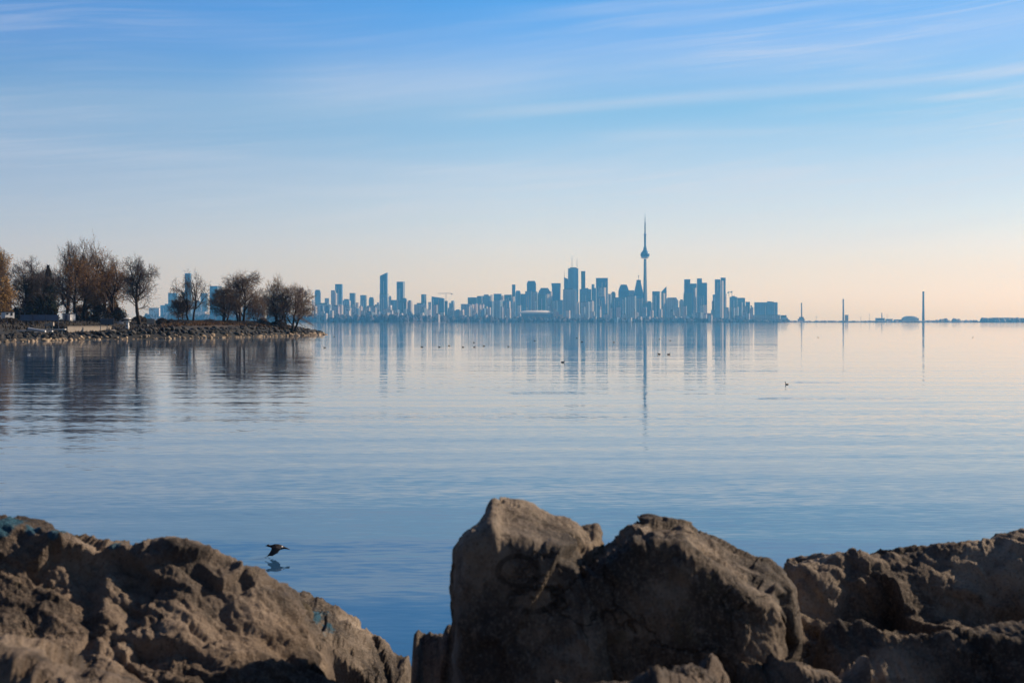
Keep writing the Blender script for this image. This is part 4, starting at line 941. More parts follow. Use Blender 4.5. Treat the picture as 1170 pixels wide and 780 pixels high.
# white docks stored ashore
def plank(px0, py0, px1, py1, d, th, wd, label, name='dock_section'):
    a, b = at(px0, py0, d), at(px1, py1, d); root = empty(name, (a + b) / 2); L = (b - a); h = L / 2
    mb = MB(); n = Vector((0, 1, 0))
    for dz0, dz1, nm, m in ((0, th, 'deck', 'white'),):
        mb.add([-h + Vector((0, -wd / 2, dz0)), h + Vector((0, -wd / 2, dz0)), h + Vector((0, wd / 2, dz0)), -h + Vector((0, wd / 2, dz0)), -h + Vector((0, -wd / 2, dz1)), h + Vector((0, -wd / 2, dz1)), h + Vector((0, wd / 2, dz1)), -h + Vector((0, wd / 2, dz1))],
               [(3, 2, 1, 0), (4, 5, 6, 7), (0, 1, 5, 4), (1, 2, 6, 5), (2, 3, 7, 6), (3, 0, 4, 7)])
        mb.build(nm, M[m], root)
    for f in (-.7, 0, .7): mb = MB(); p = h * f; mb.box(p.x - .08, p.x + .08, -wd / 2 + .05, wd / 2 - .05, p.z - .9, p.z - .003); mb.build('leg', M['darksteel'], root)
    tag(root, label, 'dock', 'white dock sections stored on the bank')
plank(14, 377.9, 46, 378.2, 269, .16, 1.0, 'leftmost long white dock plank on the bank')
plank(44, 376.7, 75, 376.6, 272, .14, 1.0, 'right white dock plank, running to the concrete wall')
plank(40, 380, 60, 378.8, 266, .2, .8, 'lowest short white dock plank, nearest the water')
a, b = at(31.5, 375.6, 265), at(52, 378.4, 263.5); root = empty('pipe', a); mb = MB(); dv = b - a; mb.tube([Vector((0, 0, 0)), dv], [.32, .2], 12); mb.build('tube', M['white'], root)
mb = MB(); mb.tube([dv.normalized() * -.05, dv.normalized() * .25], .34, 12); mb.build('end_ring', M['darksteel'], root); tag(root, 'thick white pipe lying slanted across the white dock planks', 'pipe')
# little lighthouse
def lighthouse():
    d = 292; k = d / F; root = empty('lighthouse', ((145.5 - CX) * k, d, H + (HY - 380.2) * k)); Z = lambda py: (380.2 - py) * k; n = 8
    mb = MB(); mb.lathe([(2.5 * k, -.8), (2.5 * k, Z(375)), (2.1 * k, Z(370.5)), (2.0 * k, Z(367.6))], 0, 0, n); mb.build('wall', M['white'], root)
    mb = MB(); mb.lathe([(3.6 * k, Z(367.55)), (4.4 * k, Z(367.0)), (4.4 * k, Z(366.5))], 0, 0, n); mb.build('gallery', M['white'], root)
    mb = MB(); mb.lathe([(2.3 * k, Z(366.45)), (2.3 * k, Z(364.4))], 0, 0, n); mb.build('lantern', M['glassdark'], root)
    mb = MB(); mb.lathe([(4.4 * k, Z(364.35)), (4.2 * k, Z(363.6)), (.6 * k, Z(362.6))], 0, 0, n); mb.build('roof', M['white'], root)
    mb = MB(); mb.box(-.22, .22, -2.5 * k - .02, -2.5 * k + .25, 0, Z(376.2)); mb.build('door', M['roofdark'], root)
    mb = MB(); mb.box(-.12, .12, -2.2 * k - .02, -2.2 * k + .2, Z(373), Z(371.4)); mb.build('window', M['glassdark'], root)
    tag(root, 'small white octagonal lighthouse with flat wide cap near the shore', 'lighthouse')
lighthouse()
# noticeboard
d = 299; k = d / F; root = empty('noticeboard', ((172.5 - CX) * k, d, H + (HY - 378.5) * k)); Z = lambda py: (378.5 - py) * k; mb = MB(); mb.box(-4.6 * k, 4.6 * k, -.05, .05, Z(370.3), Z(364)); mb.build('board', M['concrete'], root)
for px, m in ((-3.9, 'white'), (3.6, 'darksteel')): mb = MB(); mb.box(px * k - .07, px * k + .07, .055, .17, -1, Z(364.5)); mb.build('post', M[m], root)
tag(root, 'blank grey noticeboard on two posts right of the lighthouse', 'sign')
# boats and bits ashore
def boat(px, py, d, L, yaw, label):
    root = empty('rowing_boat', at(px, py, d), yaw); rings = []
    for t, w, zb, zt in ((-1, .5, .12, .62), (-.5, .62, 0, .55), (.2, .6, 0, .56), (.7, .35, .06, .66), (1, .03, .3, .8)):
        x = t * L / 2; rings.append([(x, -w, zt), (x, -w * .6, zb), (x, w * .6, zb), (x, w, zt)])
    mb = MB(); mb.loft(rings); mb.build('hull', M['white'], root); mb = MB(); mb.box(-L * .2, L * .05, -.4, .4, .575, .95); mb.build('cabin', M['bluegrey'], root)
    for sx in (-.25, .25): mb = MB(); mb.box(sx * L - .06, sx * L + .06, -.3, .3, -1.0, -.003); mb.build('cradle', M['darksteel'], root)
    tag(root, label, 'boat', 'boats ashore on the point')
boat(136.5, 371, 297, 1.7, R(200), 'small white boat on a cradle left of the lighthouse')
boat(130, 368.6, 300, 1.1, R(10), 'tiny white boat ashore, left of the other boat by the lighthouse')
def drum(px, py, d, s, label):
    o = small_rock_mesh(int(px), M['concrete']); ob = bpy.data.objects.new('boulder', o); COL.objects.link(ob); ob.location = at(px, py, d); ob.scale = (s * 1.3, s, s * .7); tag(ob, label, 'rock')
drum(128, 379, 285, .75, 'pale flat boulder at the right end of the long concrete wall'); drum(140.5, 379.6, 290, .4, 'small pale boulder at the left foot of the lighthouse')

# ------------------------------------------------------------------ foreground boulders
def boulder_mat(name, teal=(), rings=(), warm=1.0, tone=0.92):
    m, g, b = mat(name); p = g.n('NewGeometry').outputs['Position']
    n1 = g.noise(p, 3.2, 8, .62); n2 = g.noise(p, 14, 8, .65, dist=.5); n3 = g.noise(p, 60, 6, .7); n4 = g.noise(p, 170, 4, .7)
    c = g.ramp(n1, [(.3, (0.04 * warm, 0.036, 0.033)), (.45, (0.115 * warm, 0.092, 0.073)), (.54, (0.29 * warm, 0.226, 0.168)), (.66, (0.52 * warm, 0.415, 0.31))])
    c = g.mix(g.math('MULTIPLY', g.step(n2, .5, .72), .75), c, (0.05, 0.042, 0.038))
    c = g.mix(g.math('MULTIPLY', g.step(n3, .52, .68), .6), c, (0.36 * warm, 0.28, 0.21))
    c = g.mix(g.math('MULTIPLY', g.step(n4, .54, .64), .45), c, (0.4, 0.335, 0.27)); c = g.mix(g.math('MULTIPLY', g.math('SUBTRACT', 1.0, g.step(n4, .36, .46)), .5), c, (0.03, 0.027, 0.026))
    stain = g.step(g.noise(g.vmath('MULTIPLY', p, (1.6, 1.6, .7)), 1.5, 5, .6), .5, .66); c = g.mix(g.math('MULTIPLY', stain, .35), c, (0.09, 0.09, 0.092))
    lich = g.math('MULTIPLY', g.step(g.noise(p, 7, 6, .6, dist=1.2), .62, .7), .5); c = g.mix(lich, c, (0.15, 0.12, 0.07))
    vo = g.n('TexVoronoi', feature='DISTANCE_TO_EDGE'); vo.inputs['Scale'].default_value = 4.2
    g.link(g.vmath('ADD', p, g.vmath('SCALE', g.noise(p, 5, 5, .65, out=1), .22)), vo.inputs['Vector'])
    crack = g.math('MULTIPLY', g.math('SUBTRACT', 1.0, g.step(vo.outputs[0], .002, .018)), g.step(g.noise(p, 2.3, 2), .5, .62)); c = g.mix(g.math('MULTIPLY', crack, .45), c, (0.02, 0.018, 0.017))
    c = g.vmath('SCALE', c, tone)
    nz = g.noise(p, 22, 5, .7)
    for pos, r in teal:
        dd = g.math('ADD', g.vmath('LENGTH', g.vmath('MULTIPLY', g.vmath('SUBTRACT', p, tuple(pos)), (1.0, .3, 1.0))), g.math('MULTIPLY', g.math('SUBTRACT', nz, .5), r * 1.6))
        c = g.mix(g.math('MULTIPLY', g.math('SUBTRACT', 1.0, g.step(dd, r * .7, r)), .7), c, (0.014, 0.13, 0.21))
    x, y, z = g.xyz(p)[:3]
    for cx, cz, a, h, w in rings:                 # worn painted ovals
        q = g.math('SQRT', g.math('ADD', g.math('POWER', g.math('DIVIDE', g.math('SUBTRACT', x, cx), a), 2.0), g.math('POWER', g.math('DIVIDE', g.math('SUBTRACT', z, cz), h), 2.0)))
        q = g.math('ADD', q, g.math('MULTIPLY', g.math('SUBTRACT', nz, .5), .25))
        q = g.math('ABSOLUTE', g.math('SUBTRACT', q, 1.0)); c = g.mix(g.math('MULTIPLY', g.math('SUBTRACT', 1.0, g.step(q, w * .6, w * 1.3)), g.math('MULTIPLY', g.step(nz, .3, .52), .6)), c, (0.006, 0.006, 0.007))
    g.link(c, b.inputs['Base Color']); b.inputs['Roughness'].default_value = .92; b.inputs['Specular IOR Level'].default_value = .2
    hgt = g.math('SUBTRACT', g.math('ADD', g.math('ADD', g.math('MULTIPLY', n2, .6), g.math('MULTIPLY', n3, .55)), g.math('MULTIPLY', n4, .3)), g.math('MULTIPLY', crack, .5)); bp = g.n('Bump'); bp.inputs['Strength'].default_value = 1.0; bp.inputs['Distance'].default_value = .02
    g.link(hgt, bp.inputs['Height']); g.link(bp.outputs[0], b.inputs['Normal'])
    return m

def boulder(label, crest, d, df, db, zbot, seed, m, nx=250, nt=190, pw=2.6, chisel=14, amp=.05, fine=.014, strat=None, pits=.0, endp=5, planes=()):
    rnd = random.Random(seed); rs = np.random.RandomState(seed)
    cx = np.array([(p[0] - CX) / F * d for p in crest]); cz = np.array([H - (p[1] - HY) / F * d for p in crest])
    xs = np.linspace(cx[0], cx[-1], nx); zt = np.interp(xs, cx, cz); u = np.linspace(-1, 1, nx)
    kern = np.ones(5) / 5; zt = np.concatenate([zt[:2], np.convolve(zt, kern, 'valid'), zt[-2:]])
    gth = np.maximum(0, 1 - np.abs(u) ** endp) ** (1 / 2.2)
    th = np.linspace(0, 1, nt, endpoint=False); th = 2 * np.pi * th
    cs, sn = np.cos(th), np.sin(th); e = 2 / pw
    yy = np.sign(cs) * np.abs(cs) ** e; zz = np.sign(sn) * np.abs(sn) ** e
    X = np.repeat(xs[:, None], nt, 1); Y = np.where(yy[None] < 0, yy[None] * df, yy[None] * db) * gth[:, None]
    zc = (zt + zbot) / 2; hz = (zt - zbot) / 2; Z = zc[:, None] + zz[None] * hz[:, None]
    P = np.stack([X, Y + d, Z], -1); C0 = np.array([(cx[0] + cx[-1]) / 2, d, zbot + (zt.max() - zbot) * .5])
    ext = np.array([(cx[-1] - cx[0]) / 2, (df + db) / 2, (zt.max() - zbot) / 2])
    Q = (P - C0) / ext
    for k in range(chisel):
        n = rs.normal(size=3); n[1] = -abs(n[1]) * 1.1; n[2] = n[2] * .7 + .2; n /= np.linalg.norm(n); h = rs.uniform(.72, .98) * (abs(n[0]) ** 1.4 + abs(n[1]) ** 1.4 + abs(n[2]) ** 1.4) ** (1 / 1.4) * .86
        ex = np.maximum(0, Q @ n - h); Q = Q - ex[..., None] * n * .9
    P = Q * ext + C0
    for (pt, n, s) in planes:                      # deliberate flat faces: point, outward normal, strength
        n = np.array(n, float); n /= np.linalg.norm(n); ex = np.maximum(0, (P - np.array(pt)) @ n); P = P - ex[..., None] * n * s
    off = Vector((seed * 7.3, seed * 3.1, seed * 1.7))
    V = P.reshape(-1, 3); ctr = np.array([0, d, 0]); nrm = V - np.stack([V[:, 0] * .75 + C0[0] * .25, np.full(len(V), d), np.full(len(V), C0[2]) * .6 + V[:, 2] * .4], 1)
    nrm /= np.linalg.norm(nrm, axis=1)[:, None] + 1e-9
    a1 = np.empty(len(V)); a2 = np.empty(len(V)); a3 = np.empty(len(V))
    sdir = Vector(strat).normalized() if strat else None
    for i, v in enumerate(V):
        q = Vector(v); 
        w = q.copy()
        if sdir: w = q + sdir * (q.dot(sdir) * 1.1)
        wq = q + noise.noise_vector(q * 5 + off) * .035; fac = 0
        for fq, fk in ((4.2, .3), (9.5, .24), (22, .2)):
            c_ = noise.voronoi(wq * fq + off)[1][0]; r_ = noise.noise_vector(c_ * 13.7 + off); fac += (wq * fq + off - c_).dot(r_) / fq * fk
        a1[i] = .6 * noise.fractal(q * 2.8 + off, 1.0, 2.1, 4) + .8 * fac / amp
        a2[i] = noise.fractal(w * 15 + off, .55, 2.2, 5)
        a3[i] = noise.fractal(w * 46 + off, .6, 2.0, 3)
        if pits: a2[i] -= pits * max(0, .45 - noise.voronoi(w * 11 + off)[0][0]) * 4
    V = V + nrm * (a1 * amp)[:, None]
    P = V.reshape(nx, nt, 3); zm = P[:, :, 2].max(1)
    kern = np.ones(31) / 31; pad = np.pad(zm, 15, mode='edge'); zm = np.convolve(pad, kern, 'valid')
    f = (zt - zbot) / np.maximum(.05, zm - zbot); P[:, :, 2] = zbot + (P[:, :, 2] - zbot) * f[:, None]
    V = P.reshape(-1, 3) + nrm * (a2 * fine * .7 + a3 * fine * .3)[:, None]
    P = V.reshape(nx, nt, 3)
    for s in (0, -1):                              # close the two ends
        P[s] = P[s].mean(0) * np.array([1, 1, 0]) + P[s] * np.array([0, 0, 1])
    mb = MB(); mb.v = [tuple(v) for v in P.reshape(-1, 3)]; fs = []
    for i in range(nx - 1):
        for j in range(nt):
            a, b = i * nt + j, i * nt + (j + 1) % nt; fs.append((a, b, b + nt, a + nt))
    mb.f = fs; mb.mi = [0] * len(fs)
    o = mb.build('boulder', m, None, True)
    c = P.reshape(-1, 3).mean(0); c[2] = zbot
    o.data.transform(Matrix.Translation(-Vector(c))); o.location = Vector(c)
    tag(o, label, 'boulder', 'boulders along the near bank'); return o

def profiled(label, lines, back, zbot, seed, m, nx=320, nt=230, amp=.02, fine=.009, strat=None, pits=0., endp=12, smooth=9, facet=1.0):
    """a boulder lofted through lines that run along it (front foot ... front edge ... crest), each at its own distance"""
    u = np.linspace(0, 1, nx); L = []
    for d, pts in lines:
        px = np.array([p[0] for p in pts], float); py = np.array([p[1] for p in pts], float)
        qx = px[0] + (px[-1] - px[0]) * u; qy = np.interp(qx, px, py); kern = np.ones(7) / 7
        qy[3:-3] = np.convolve(qy, kern, 'valid')
        L.append(np.stack([(qx - CX) / F * d, np.full(nx, float(d)), H - (qy - HY) / F * d], -1))
    dc, crest = lines[-1][0], L[-1]
    for f, dz in ((.45, .06), (.9, .3)): L.append(crest + np.array([0, back * f, 0]) - np.array([0, 0, dz]))
    b = crest.copy(); b[:, 1] += back; b[:, 2] = zbot; L.append(b)
    f0 = L[0].copy(); f0[:, 2] = zbot; L.insert(0, f0)
    L = np.stack(L, 1); nl = L.shape[1]; nb = nl - 4
    seg = np.linalg.norm(np.diff(L, axis=1), axis=2).mean(0); wgt = seg * np.array([.25] + [1.0] * (nb - 1) + [.8, .4, .3]); cnt = np.maximum(4, (wgt / wgt.sum() * nt)).astype(int)
    R_ = []
    for k in range(nl - 1):
        for t in np.arange(cnt[k]) / cnt[k]: R_.append(L[:, k] * (1 - t) + L[:, k + 1] * t)
    P = np.stack(R_, 1); nt = P.shape[1]; ci = int(cnt[:nb].sum())
    w = np.hanning(smooth * 2 + 3)[1:-1]; w /= w.sum()
    S = sum(w[i] * np.roll(P, i - smooth, axis=1) for i in range(len(w))); P = S
    g = np.maximum(1e-3, 1 - np.abs(2 * u - 1) ** endp) ** .5; yc = (lines[0][0] + dc + back) / 2
    P[:, :, 1] = yc + (P[:, :, 1] - yc) * g[:, None]
    def normals(P):
        du = np.gradient(P, axis=0); dv = np.roll(P, -1, 1) - np.roll(P, 1, 1); n = np.cross(du, dv); n /= np.linalg.norm(n, axis=2)[..., None] + 1e-12
        c = P.mean((0, 1)); s_ = np.sign(((P - c) * n).sum()); return n * s_
    off = Vector((seed * 7.3, seed * 3.1, seed * 1.7)); sdir = Vector(strat).normalized() if strat else None
    V = P.reshape(-1, 3); N = normals(P).reshape(-1, 3); a = np.empty((3, len(V)))
    for i, v in enumerate(V):
        w_ = Vector(v)
        if sdir: w_ = w_ + sdir * (w_.dot(sdir) * 1.1)
        wq = w_ + noise.noise_vector(w_ * 5 + off) * .035
        fac = 0
        for fq, fk in ((3.4, .3), (8, .26), (19, .24), (42, .2)):
            c_ = noise.voronoi(wq * fq + off)[1][0]; r_ = noise.noise_vector(c_ * 13.7 + off); fac += (wq * fq + off - c_).dot(r_) / fq * fk
        a[0, i] = .5 * noise.fractal(w_ * 3.0 + off, 1.0, 2.1, 4) + facet * fac / amp
        a[1, i] = noise.fractal(w_ * 17 + off, .6, 2.2, 4)
        if pits: a[1, i] -= pits * 4 * max(0, .4 - noise.voronoi(w_ * 14 + off)[0][0])
        a[2, i] = noise.fractal(w_ * 55 + off, .6, 2.0, 3)
    G = a[0].reshape(nx, nt); G = .5 * G + .25 * (np.roll(G, 1, 1) + np.roll(G, -1, 1)); G[1:-1] = .5 * G[1:-1] + .25 * (G[:-2] + G[2:])
    V = V + N * (G.reshape(-1) * amp)[:, None]; P = V.reshape(nx, nt, 3)
    tgt = (H - crest[:, 2]) * F / dc
    def keep_crest(P, win):
        cur = ((H - P[:, :, 2]) * F / P[:, :, 1]).min(1); e = cur - tgt
        kern = np.hanning(win + 2)[1:-1]; kern /= kern.sum(); e = np.convolve(np.pad(e, win // 2, mode='edge'), kern, 'valid')
        wz = np.clip((P[:, :, 2] - zbot) / (P[:, :, 2].max(1)[:, None] - zbot), 0, 1)
        P[:, :, 2] += e[:, None] / F * P[:, :, 1] * wz; return P
    P = keep_crest(P, 17)
    V = P.reshape(-1, 3) + N * (a[1] * fine + a[2] * fine * .45)[:, None]; P = keep_crest(V.reshape(nx, nt, 3), 41); V = P.reshape(-1, 3)
    mb = MB(); mb.v = [tuple(v) for v in V]; fs = []
    for i in range(nx - 1):
        for j in range(nt):
            p, q = i * nt + j, i * nt + (j + 1) % nt; fs.append((p, q, q + nt, p + nt))
    fs.append(tuple(reversed(range(nt)))); fs.append(tuple(range((nx - 1) * nt, nx * nt)))
    mb.f = fs; mb.mi = [0] * len(fs); o = mb.build('boulder', m, None, True)
    bm = bmesh.new(); bm.from_mesh(o.data); bmesh.ops.recalc_face_normals(bm, faces=bm.faces[:]); bm.to_mesh(o.data); bm.free()
    c = V.mean(0); c[2] = zbot; o.data.transform(Matrix.Translation(-Vector(c))); o.location = Vector(c)
    tag(o, label, 'boulder', 'boulders along the near bank'); return o

teal_left = [(at(2, 592, 3.04), .04), (at(34, 600, 3.03), .022), (at(104, 617, 3.03), .022), (at(64, 607, 3.03), .018), (at(128, 621, 3.03), .018), (at(84, 626, 2.98), .016)]
B1 = boulder_mat('rough_tan_rock', teal=teal_left, warm=1.04, tone=.74)
B2 = boulder_mat('dark_tan_rock', rings=[((592 - CX) / F * 2.67, H - (651 - HY) / F * 2.67, .037, .027, .17), ((612 - CX) / F * 2.65, H - (685 - HY) / F * 2.65, .045, .022, .24)])
B3 = boulder_mat('dark_tan_rock_plain')
B4 = boulder_mat('tan_rock_with_teal_smear', teal=[(at(370, 711, 4.08), .06), (at(362, 703, 4.15), .045)])
profiled('big rough tan boulder at left with teal paint specks along its crest', [
    (2.5, [(-150, 900), (370, 900)]), (2.68, [(-150, 745), (0, 752), (100, 760), (200, 768), (300, 790), (375, 840)]),
    (2.9, [(-140, 660), (0, 664), (100, 682), (150, 700), (200, 690), (280, 722), (330, 752), (380, 810)]),
    (3.05, [(-130, 630), (-80, 600), (-40, 588), (0, 589), (40, 600), (100, 615), (150, 622), (175, 614), (197, 612), (215, 617), (245, 634), (280, 647), (300, 662), (322, 680), (345, 705), (370, 745), (385, 800)])],
    .5, 1.9, 1, B1, 380, 290, .026, .0055, (.5, .35, .8), .3, 10, 10, 1.15)
boulder('tan boulder with a teal smear sloping down right of the big rough one',
        [(250, 760), (300, 700), (325, 684), (342, 684), (362, 690), (400, 711), (430, 733), (455, 752), (466, 760), (476, 800)], 4.3, .5, .4, 1.2, 2, B4, 220, 160, 2.2, 8, .04, .012, (.5, .3, .8), .3, 7)
boulder('blurred pale boulder filling the bottom left corner', [(-160, 770), (-60, 738), (0, 733), (40, 742), (85, 758), (125, 774), (165, 800), (190, 840)], 2.0, .5, .3, 1.8, 3, B1, 200, 140, 2.2, 8, .03, .008, (.4, .3, .8), .2, 7)
boulder('small dark squat rock in the gap left of the painted boulder', [(466, 790), (468, 752), (475, 740), (490, 735), (512, 734), (530, 740), (545, 790)], 3.25, .3, .3, 2.1, 4, B3, 120, 120, 2.8, 8, .02, .008, None, .2, 8)
boulder('little dark knob of rock wedged against the left side of the painted boulder', [(503, 745), (506, 727), (512, 717), (522, 714), (534, 720), (540, 745)], 3.2, .12, .2, 2.4, 5, B3, 70, 70, 2.4, 6, .012, .006, None, .2, 8)
profiled('tall dark boulder with worn painted ovals on its front, left peak of the centre', [
    (2.6, [(520, 900), (700, 900)]), (2.64, [(517, 740), (700, 740)]),
    (2.68, [(515, 660), (520, 632), (532, 612), (548, 603), (575, 607), (610, 620), (640, 635), (660, 655), (675, 680), (698, 720)]),
    (2.86, [(516, 650), (522, 625), (540, 604), (552, 592), (562, 576), (590, 590), (625, 606), (655, 620), (676, 645), (698, 700)]),
    (2.97, [(517, 645), (520, 622), (532, 606), (551, 596), (558, 582), (564, 569), (575, 568), (598, 571), (612, 580), (627, 587), (645, 590), (655, 595), (663, 601), (681, 597), (688, 610), (697, 640), (702, 690)])],
    .28, 1.9, 6, B2, 330, 240, .012, .0035, None, .2, 16, 6, .6)
profiled('broad dark boulder with a pointed peak right of the painted one, edge sunlit', [
    (2.64, [(610, 900), (912, 900)]), (2.68, [(622, 730), (910, 730)]),
    (2.7, [(634, 700), (690, 650), (728, 612), (748, 602), (775, 611), (800, 629), (830, 651), (850, 670), (870, 684), (905, 708)]),
    (3.12, [(640, 690), (672, 640), (690, 622), (711, 611), (728, 596), (742, 586), (756, 590), (779, 593), (795, 605), (815, 612), (832, 622), (845, 628), (859, 634), (876, 637), (890, 650), (900, 672), (910, 706)])],
    .4, 1.9, 7, B3, 340, 240, .014, .004, (.5, .2, .8), .2, 16, 7, .75)
profiled('long dark boulder filling the right side, its top rising to the right edge', [
    (2.8, [(850, 900), (1330, 900)]), (3.26, [(856, 712), (1330, 712)]), (3.33, [(862, 700), (905, 672), (960, 655), (1000, 660), (1060, 652), (1110, 657), (1145, 640), (1180, 640), (1330, 670)]),
    (3.42, [(862, 690), (880, 664), (897, 650), (914, 641), (945, 633), (975, 627), (988, 628), (1002, 633), (1040, 627), (1090, 619), (1128, 616), (1150, 612), (1172, 607), (1240, 600), (1330, 625)])],
    .5, 1.9, 8, B3, 390, 230, .02, .005, (.45, .2, .8), .2, 14, 7, 1.0)
boulder('rough sunlit ledge rock in front of the long right boulder', [(930, 790), (950, 730), (965, 717), (990, 716), (1020, 724), (1060, 718), (1110, 716), (1150, 712), (1200, 705), (1290, 720), (1310, 790)], 2.75, .35, .3, 1.9, 9, B3, 260, 150, 2.2, 10, .04, .012, (.45, .2, .8), .3, 8)
boulder('little sunlit knobbly rock at the foot of the pointed boulder', [(800, 790), (808, 758), (825, 742), (842, 736), (853, 742), (866, 765), (872, 790)], 2.75, .15, .2, 2.1, 10, B1, 100, 90, 2.3, 6, .015, .008, None, .2, 6)
boulder('lumpy rock between the knobbly rock and the sunlit ledge', [(838, 800), (852, 770), (880, 757), (910, 756), (940, 764), (965, 772), (990, 752), (1004, 762), (1012, 800)], 2.55, .2, .2, 2.0, 11, B3, 160, 100, 2.3, 8, .025, .009, None, .25, 6)
boulder('pale blurred rock lying across the bottom edge below the painted boulder', [(590, 820), (630, 786), (680, 775), (720, 770), (745, 764), (775, 768), (800, 767), (835, 774), (860, 790), (880, 830)], 2.1, .25, .25, 1.9, 12, B1, 180, 110, 2.2, 8, .02, .007, None, .2, 6)

def bank():
    m, g, b = mat('bank_gravel_and_turf'); p = g.n('NewGeometry').outputs['Position']
    c = g.mix(g.noise(p, 1.3, 6, .6), (0.05, 0.045, 0.035), (0.13, 0.1, 0.07)); c = g.mix(g.step(g.noise(p, 9, 5, .6), .5, .7), c, (0.03, 0.03, 0.02))
    g.link(c, b.inputs['Base Color']); b.inputs['Roughness'].default_value = .95
    xs = np.arange(-60, 60.1, .5); ys = np.arange(-60, 10.1, .5); X, Y = np.meshgrid(xs, ys)
    Z = np.interp(Y, [-60, -6, 3.7, 5.2, 7, 10], [2.6, 2.05, 1.95, 1.2, -.3, -2.2]); nx = len(xs); V = []
    for q in np.stack([X, Y, Z], -1).reshape(-1, 3): V.append((q[0], q[1], q[2] + .1 * noise.fractal(Vector(q) * .8, .8, 2, 4)))
    f = [(j * nx + i, j * nx + i + 1, (j + 1) * nx + i + 1, (j + 1) * nx + i) for j in range(len(ys) - 1) for i in range(nx - 1)]
    mb = MB(); mb.v = V; mb.f = f; mb.mi = [0] * len(f); tag(mb.build('ground', m, None, True), 'stony near bank under the boulders', kind='structure')
bank()

# ------------------------------------------------------------------ birds
def remeshed(name, mb, m, voxel):
    o = mb.build(name, m); md = o.modifiers.new('r', 'REMESH'); md.mode = 'VOXEL'; md.voxel_size = voxel
    md2 = o.modifiers.new('s', 'SMOOTH'); md2.factor = .5; md2.iterations = 3
    dg = bpy.context.evaluated_depsgraph_get(); me = bpy.data.meshes.new_from_object(o.evaluated_get(dg))
    o.modifiers.clear(); old = o.data; o.data = me; bpy.data.meshes.remove(old)
    me.polygons.foreach_set('use_smooth', [True] * len(me.polygons)); 
    if not me.materials: me.materials.append(m)
    return o

def plumage():
    m, g, b = mat('duck_plumage'); tc = g.n('TexCoord').outputs['Object']; x, y, z = g.xyz(tc)[:3]
    base_c = g.mix(g.noise(tc, 30, 4, .6), (0.012, 0.01, 0.01), (0.05, 0.035, 0.03))
    wp = g.math('ADD', g.vmath('DISTANCE', tc, (.085, -.02, .004)), g.math('MULTIPLY', g.noise(tc, 60, 3), .012))
    c = g.mix(g.math('SUBTRACT', 1.0, g.step(wp, .018, .027)), base_c, (.75, .72, .7))
    bel = g.math('MULTIPLY', g.step(g.math('MULTIPLY', z, -1.0), .012, .03), g.math('LESS_THAN', g.math('ABSOLUTE', y), .04)); c = g.mix(g.math('MULTIPLY', bel, .5), c, (.12, .07, .05))
    g.link(c, b.inputs['Base Color']); b.inputs['Roughness'].default_value = .7; return m
def flying_duck():
    d = 21.1; p = at(316, 624.6, d); mb = MB()
    # body along -x (head to the left)
    mb.tube([(-.172, 0, .018), (-.15, 0, .018), (-.135, 0, .022), (-.118, 0, .022), (-.1, 0, .014), (-.075, 0, .010), (-.03, 0, .006), (.03, 0, .0), (.08, 0, -.006), (.12, 0, -.012), (.185, 0, -.03), (.2, 0, -.034)],
            [(.005, .004), (.009, .005), (.017, .017), (.02, .02), (.015, .016), (.022, .022), (.042, .04), (.046, .044), (.034, .032), (.022, .016), (.02, .006), (.01, .004)], 14)
    for s in (-1, 1):                               # both wings pressed down in the beat
        rings = []
        for t, x0, x1, yy, zz, th in ((0, -.07, .085, .03, .02, .014), (.25, -.075, .08, .075, -.01, .013), (.5, -.1, .05, .115, -.07, .012), (.75, -.13, -.02, .14, -.105, .011), (1, -.165, -.125, .15, -.14, .010)):
            k = 1 if s < 0 else .85; y_ = s * yy * k
            rings.append([(x0, y_, zz), ((x0 + x1) / 2, y_ - s * .0, zz + th), (x1, y_, zz - .006), ((x0 + x1) / 2, y_, zz - th * .6)] if s < 0 else [(x0, y_, zz), ((x0 + x1) / 2, y_, zz - th * .6), (x1, y_, zz - .006), ((x0 + x1) / 2, y_, zz + th)])
        mb.loft(rings)
    o = remeshed('flying_duck', mb, plumage(), .0045); o.location = p
    tag(o, 'dark duck with a white wing patch flying left low over the water by the rocks', 'duck')
flying_duck()

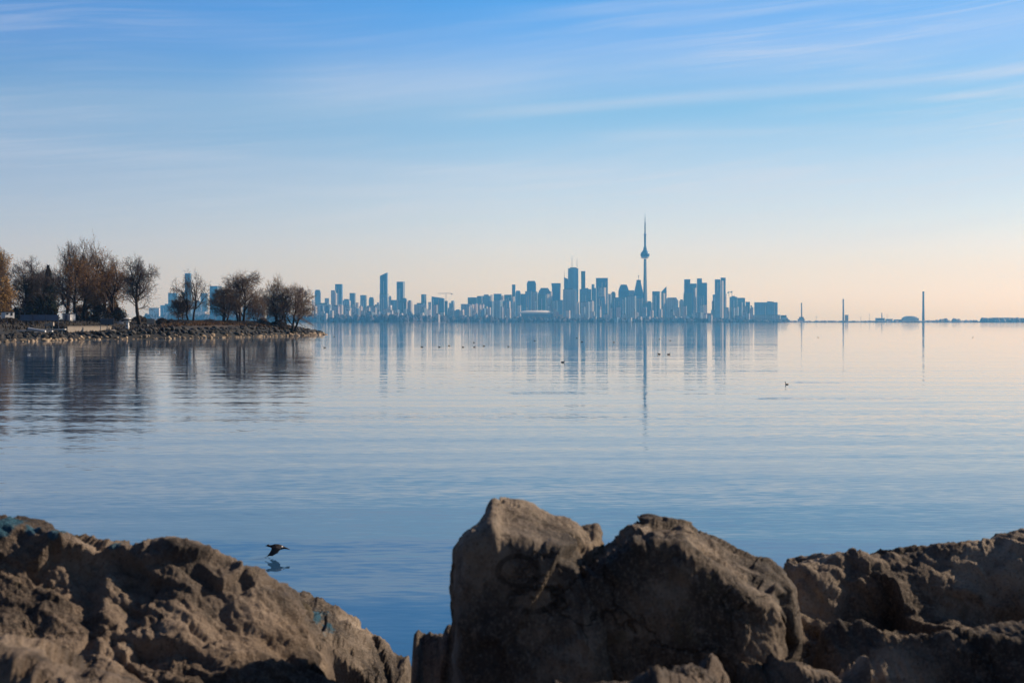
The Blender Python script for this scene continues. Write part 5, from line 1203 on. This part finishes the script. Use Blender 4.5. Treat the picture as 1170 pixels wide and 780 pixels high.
def duck_mesh(m, up=1.0):
    mb = MB(); mb.tube([(.24, 0, .11), (.2, 0, .085), (.12, 0, .055), (0, 0, .045), (-.1, 0, .05), (-.155, 0, .085), (-.165, 0, .14 * up), (-.175, 0, .185 * up), (-.2, 0, .205 * up), (-.235, 0, .2 * up), (-.275, 0, .185 * up)],
                       [(.012, .006), (.05, .03), (.09, .065), (.105, .08), (.085, .07), (.045, .05), (.03, .03), (.034, .034), (.036, .034), (.022, .018), (.01, .005)], 12)
    me = mb.build('duck', m, None, True); me_ = me.data; bpy.data.objects.remove(me); return me_
DUCK = duck_mesh(M['duckdark']); GULL = duck_mesh(M['duckwhite']); CORM = duck_mesh(M['duckdark'], 1.7)
BIRDS = [
 (482, 395.6, DUCK, 1, 'leftmost dark duck in the long line of ducks below the crane'), (502, 395.6, DUCK, 1, 'second dark duck from the left in the line below the crane'), (513, 394, DUCK, -1, 'third duck from the left in the line, slightly above it'),
 (529, 395.7, DUCK, 1, 'dark duck right of the middle of the line below the crane'), (541.5, 390.4, DUCK, 1, 'duck floating alone above the right end of the line'), (542, 395.6, DUCK, -1, 'dark duck in the line directly under the lone duck'), (553, 394.4, DUCK, 1, 'last small duck at the right end of the line'),
 (581, 395, CORM, 1, 'upright long-necked bird right of the line of ducks'), (643, 413, DUCK, -1, 'single dark duck low under the twin-antenna tower reflection'), (659, 385.2, DUCK, 1, 'tiny duck near the far shore under the twin-antenna tower'), (665, 389.6, DUCK, 1, 'tiny duck just below the one under the twin-antenna tower'),
 (701.5, 390, DUCK, 1, 'tiny duck midway between the twin-antenna and spire reflections'), (753, 403.6, DUCK, 1, 'left duck of the pair right of the spire reflection'), (764, 403.9, DUCK, -1, 'right duck of the pair right of the spire reflection'), (766, 388.2, DUCK, 1, 'duck farther out above the pair right of the spire reflection'), (753.6, 386.4, DUCK, 1, 'farthest tiny duck just right of the spire reflection'),
 (611, 388.4, DUCK, 1, 'tiny duck out below the stadium'), (371, 396.2, DUCK, 1, 'dark duck off the tip of the wooded point'), (382, 383.8, DUCK, 1, 'tiny duck far out just beyond the tip rocks'), (1111.5, 384.6, DUCK, -1, 'lone dark duck far right below the wooded shore'),
 (899, 437.3, CORM, 1, 'larger dark bird swimming alone with a wake, right half of the lake'), (11, 411.6, GULL, 1, 'white gull afloat nearest the left edge'), (33, 404.5, GULL, -1, 'white gull afloat below the white dock planks'), (181, 401.4, GULL, 1, 'white gull afloat left of its mate below the noticeboard'), (199.5, 401.6, GULL, -1, 'white gull afloat right of its mate below the bare bank'),
 (935, 384.6, DUCK, 1, 'tiny duck below the gap between the two left chimneys')]
for i, (px, py, me, s, lab) in enumerate(BIRDS):
    d = on_water(py + (1.0 if py < 420 else 2.0)); o = bpy.data.objects.new('gull' if me is GULL else 'duck', me); COL.objects.link(o)
    o.location = ((px - CX) / F * d, d, -.005); sc_ = (.75 if d > 80 else .6) * (.8 if me is CORM else 1); o.scale = (sc_, sc_, sc_); o.rotation_euler = (0, 0, (0 if s > 0 else math.pi) + random.Random(i).uniform(-.3, .3))
    tag(o, lab, 'gull' if me is GULL else 'duck', 'water birds afloat')

# ------------------------------------------------------------------ camera and render
cam = bpy.data.cameras.new('camera'); co = bpy.data.objects.new('camera', cam); COL.objects.link(co); SC.camera = co
co.location = (0, 0, H); co.rotation_euler = (math.pi / 2, 0, 0); cam.sensor_width = 36; cam.lens = 50; cam.clip_start = .1; cam.clip_end = 60000
cam.shift_y = -(390 - HY) / 1170
cam.dof.use_dof = True; cam.dof.focus_distance = 60; cam.dof.aperture_fstop = 11
SC.render.engine = 'CYCLES'
cy = SC.cycles; cy.use_denoising = True; cy.volume_bounces = 1; cy.max_bounces = 6; cy.diffuse_bounces = 3; cy.glossy_bounces = 4; cy.use_adaptive_sampling = False
cy.sample_clamp_indirect = 6
try: cy.denoiser = 'OPENIMAGEDENOISE'
except Exception: pass
vs = SC.view_settings; vs.view_transform = 'Standard'; vs.look = 'None'; vs.gamma = 1; vs.exposure = 0.06; vs.use_curve_mapping = False
SC.render.resolution_x, SC.render.resolution_y = 1024, 682
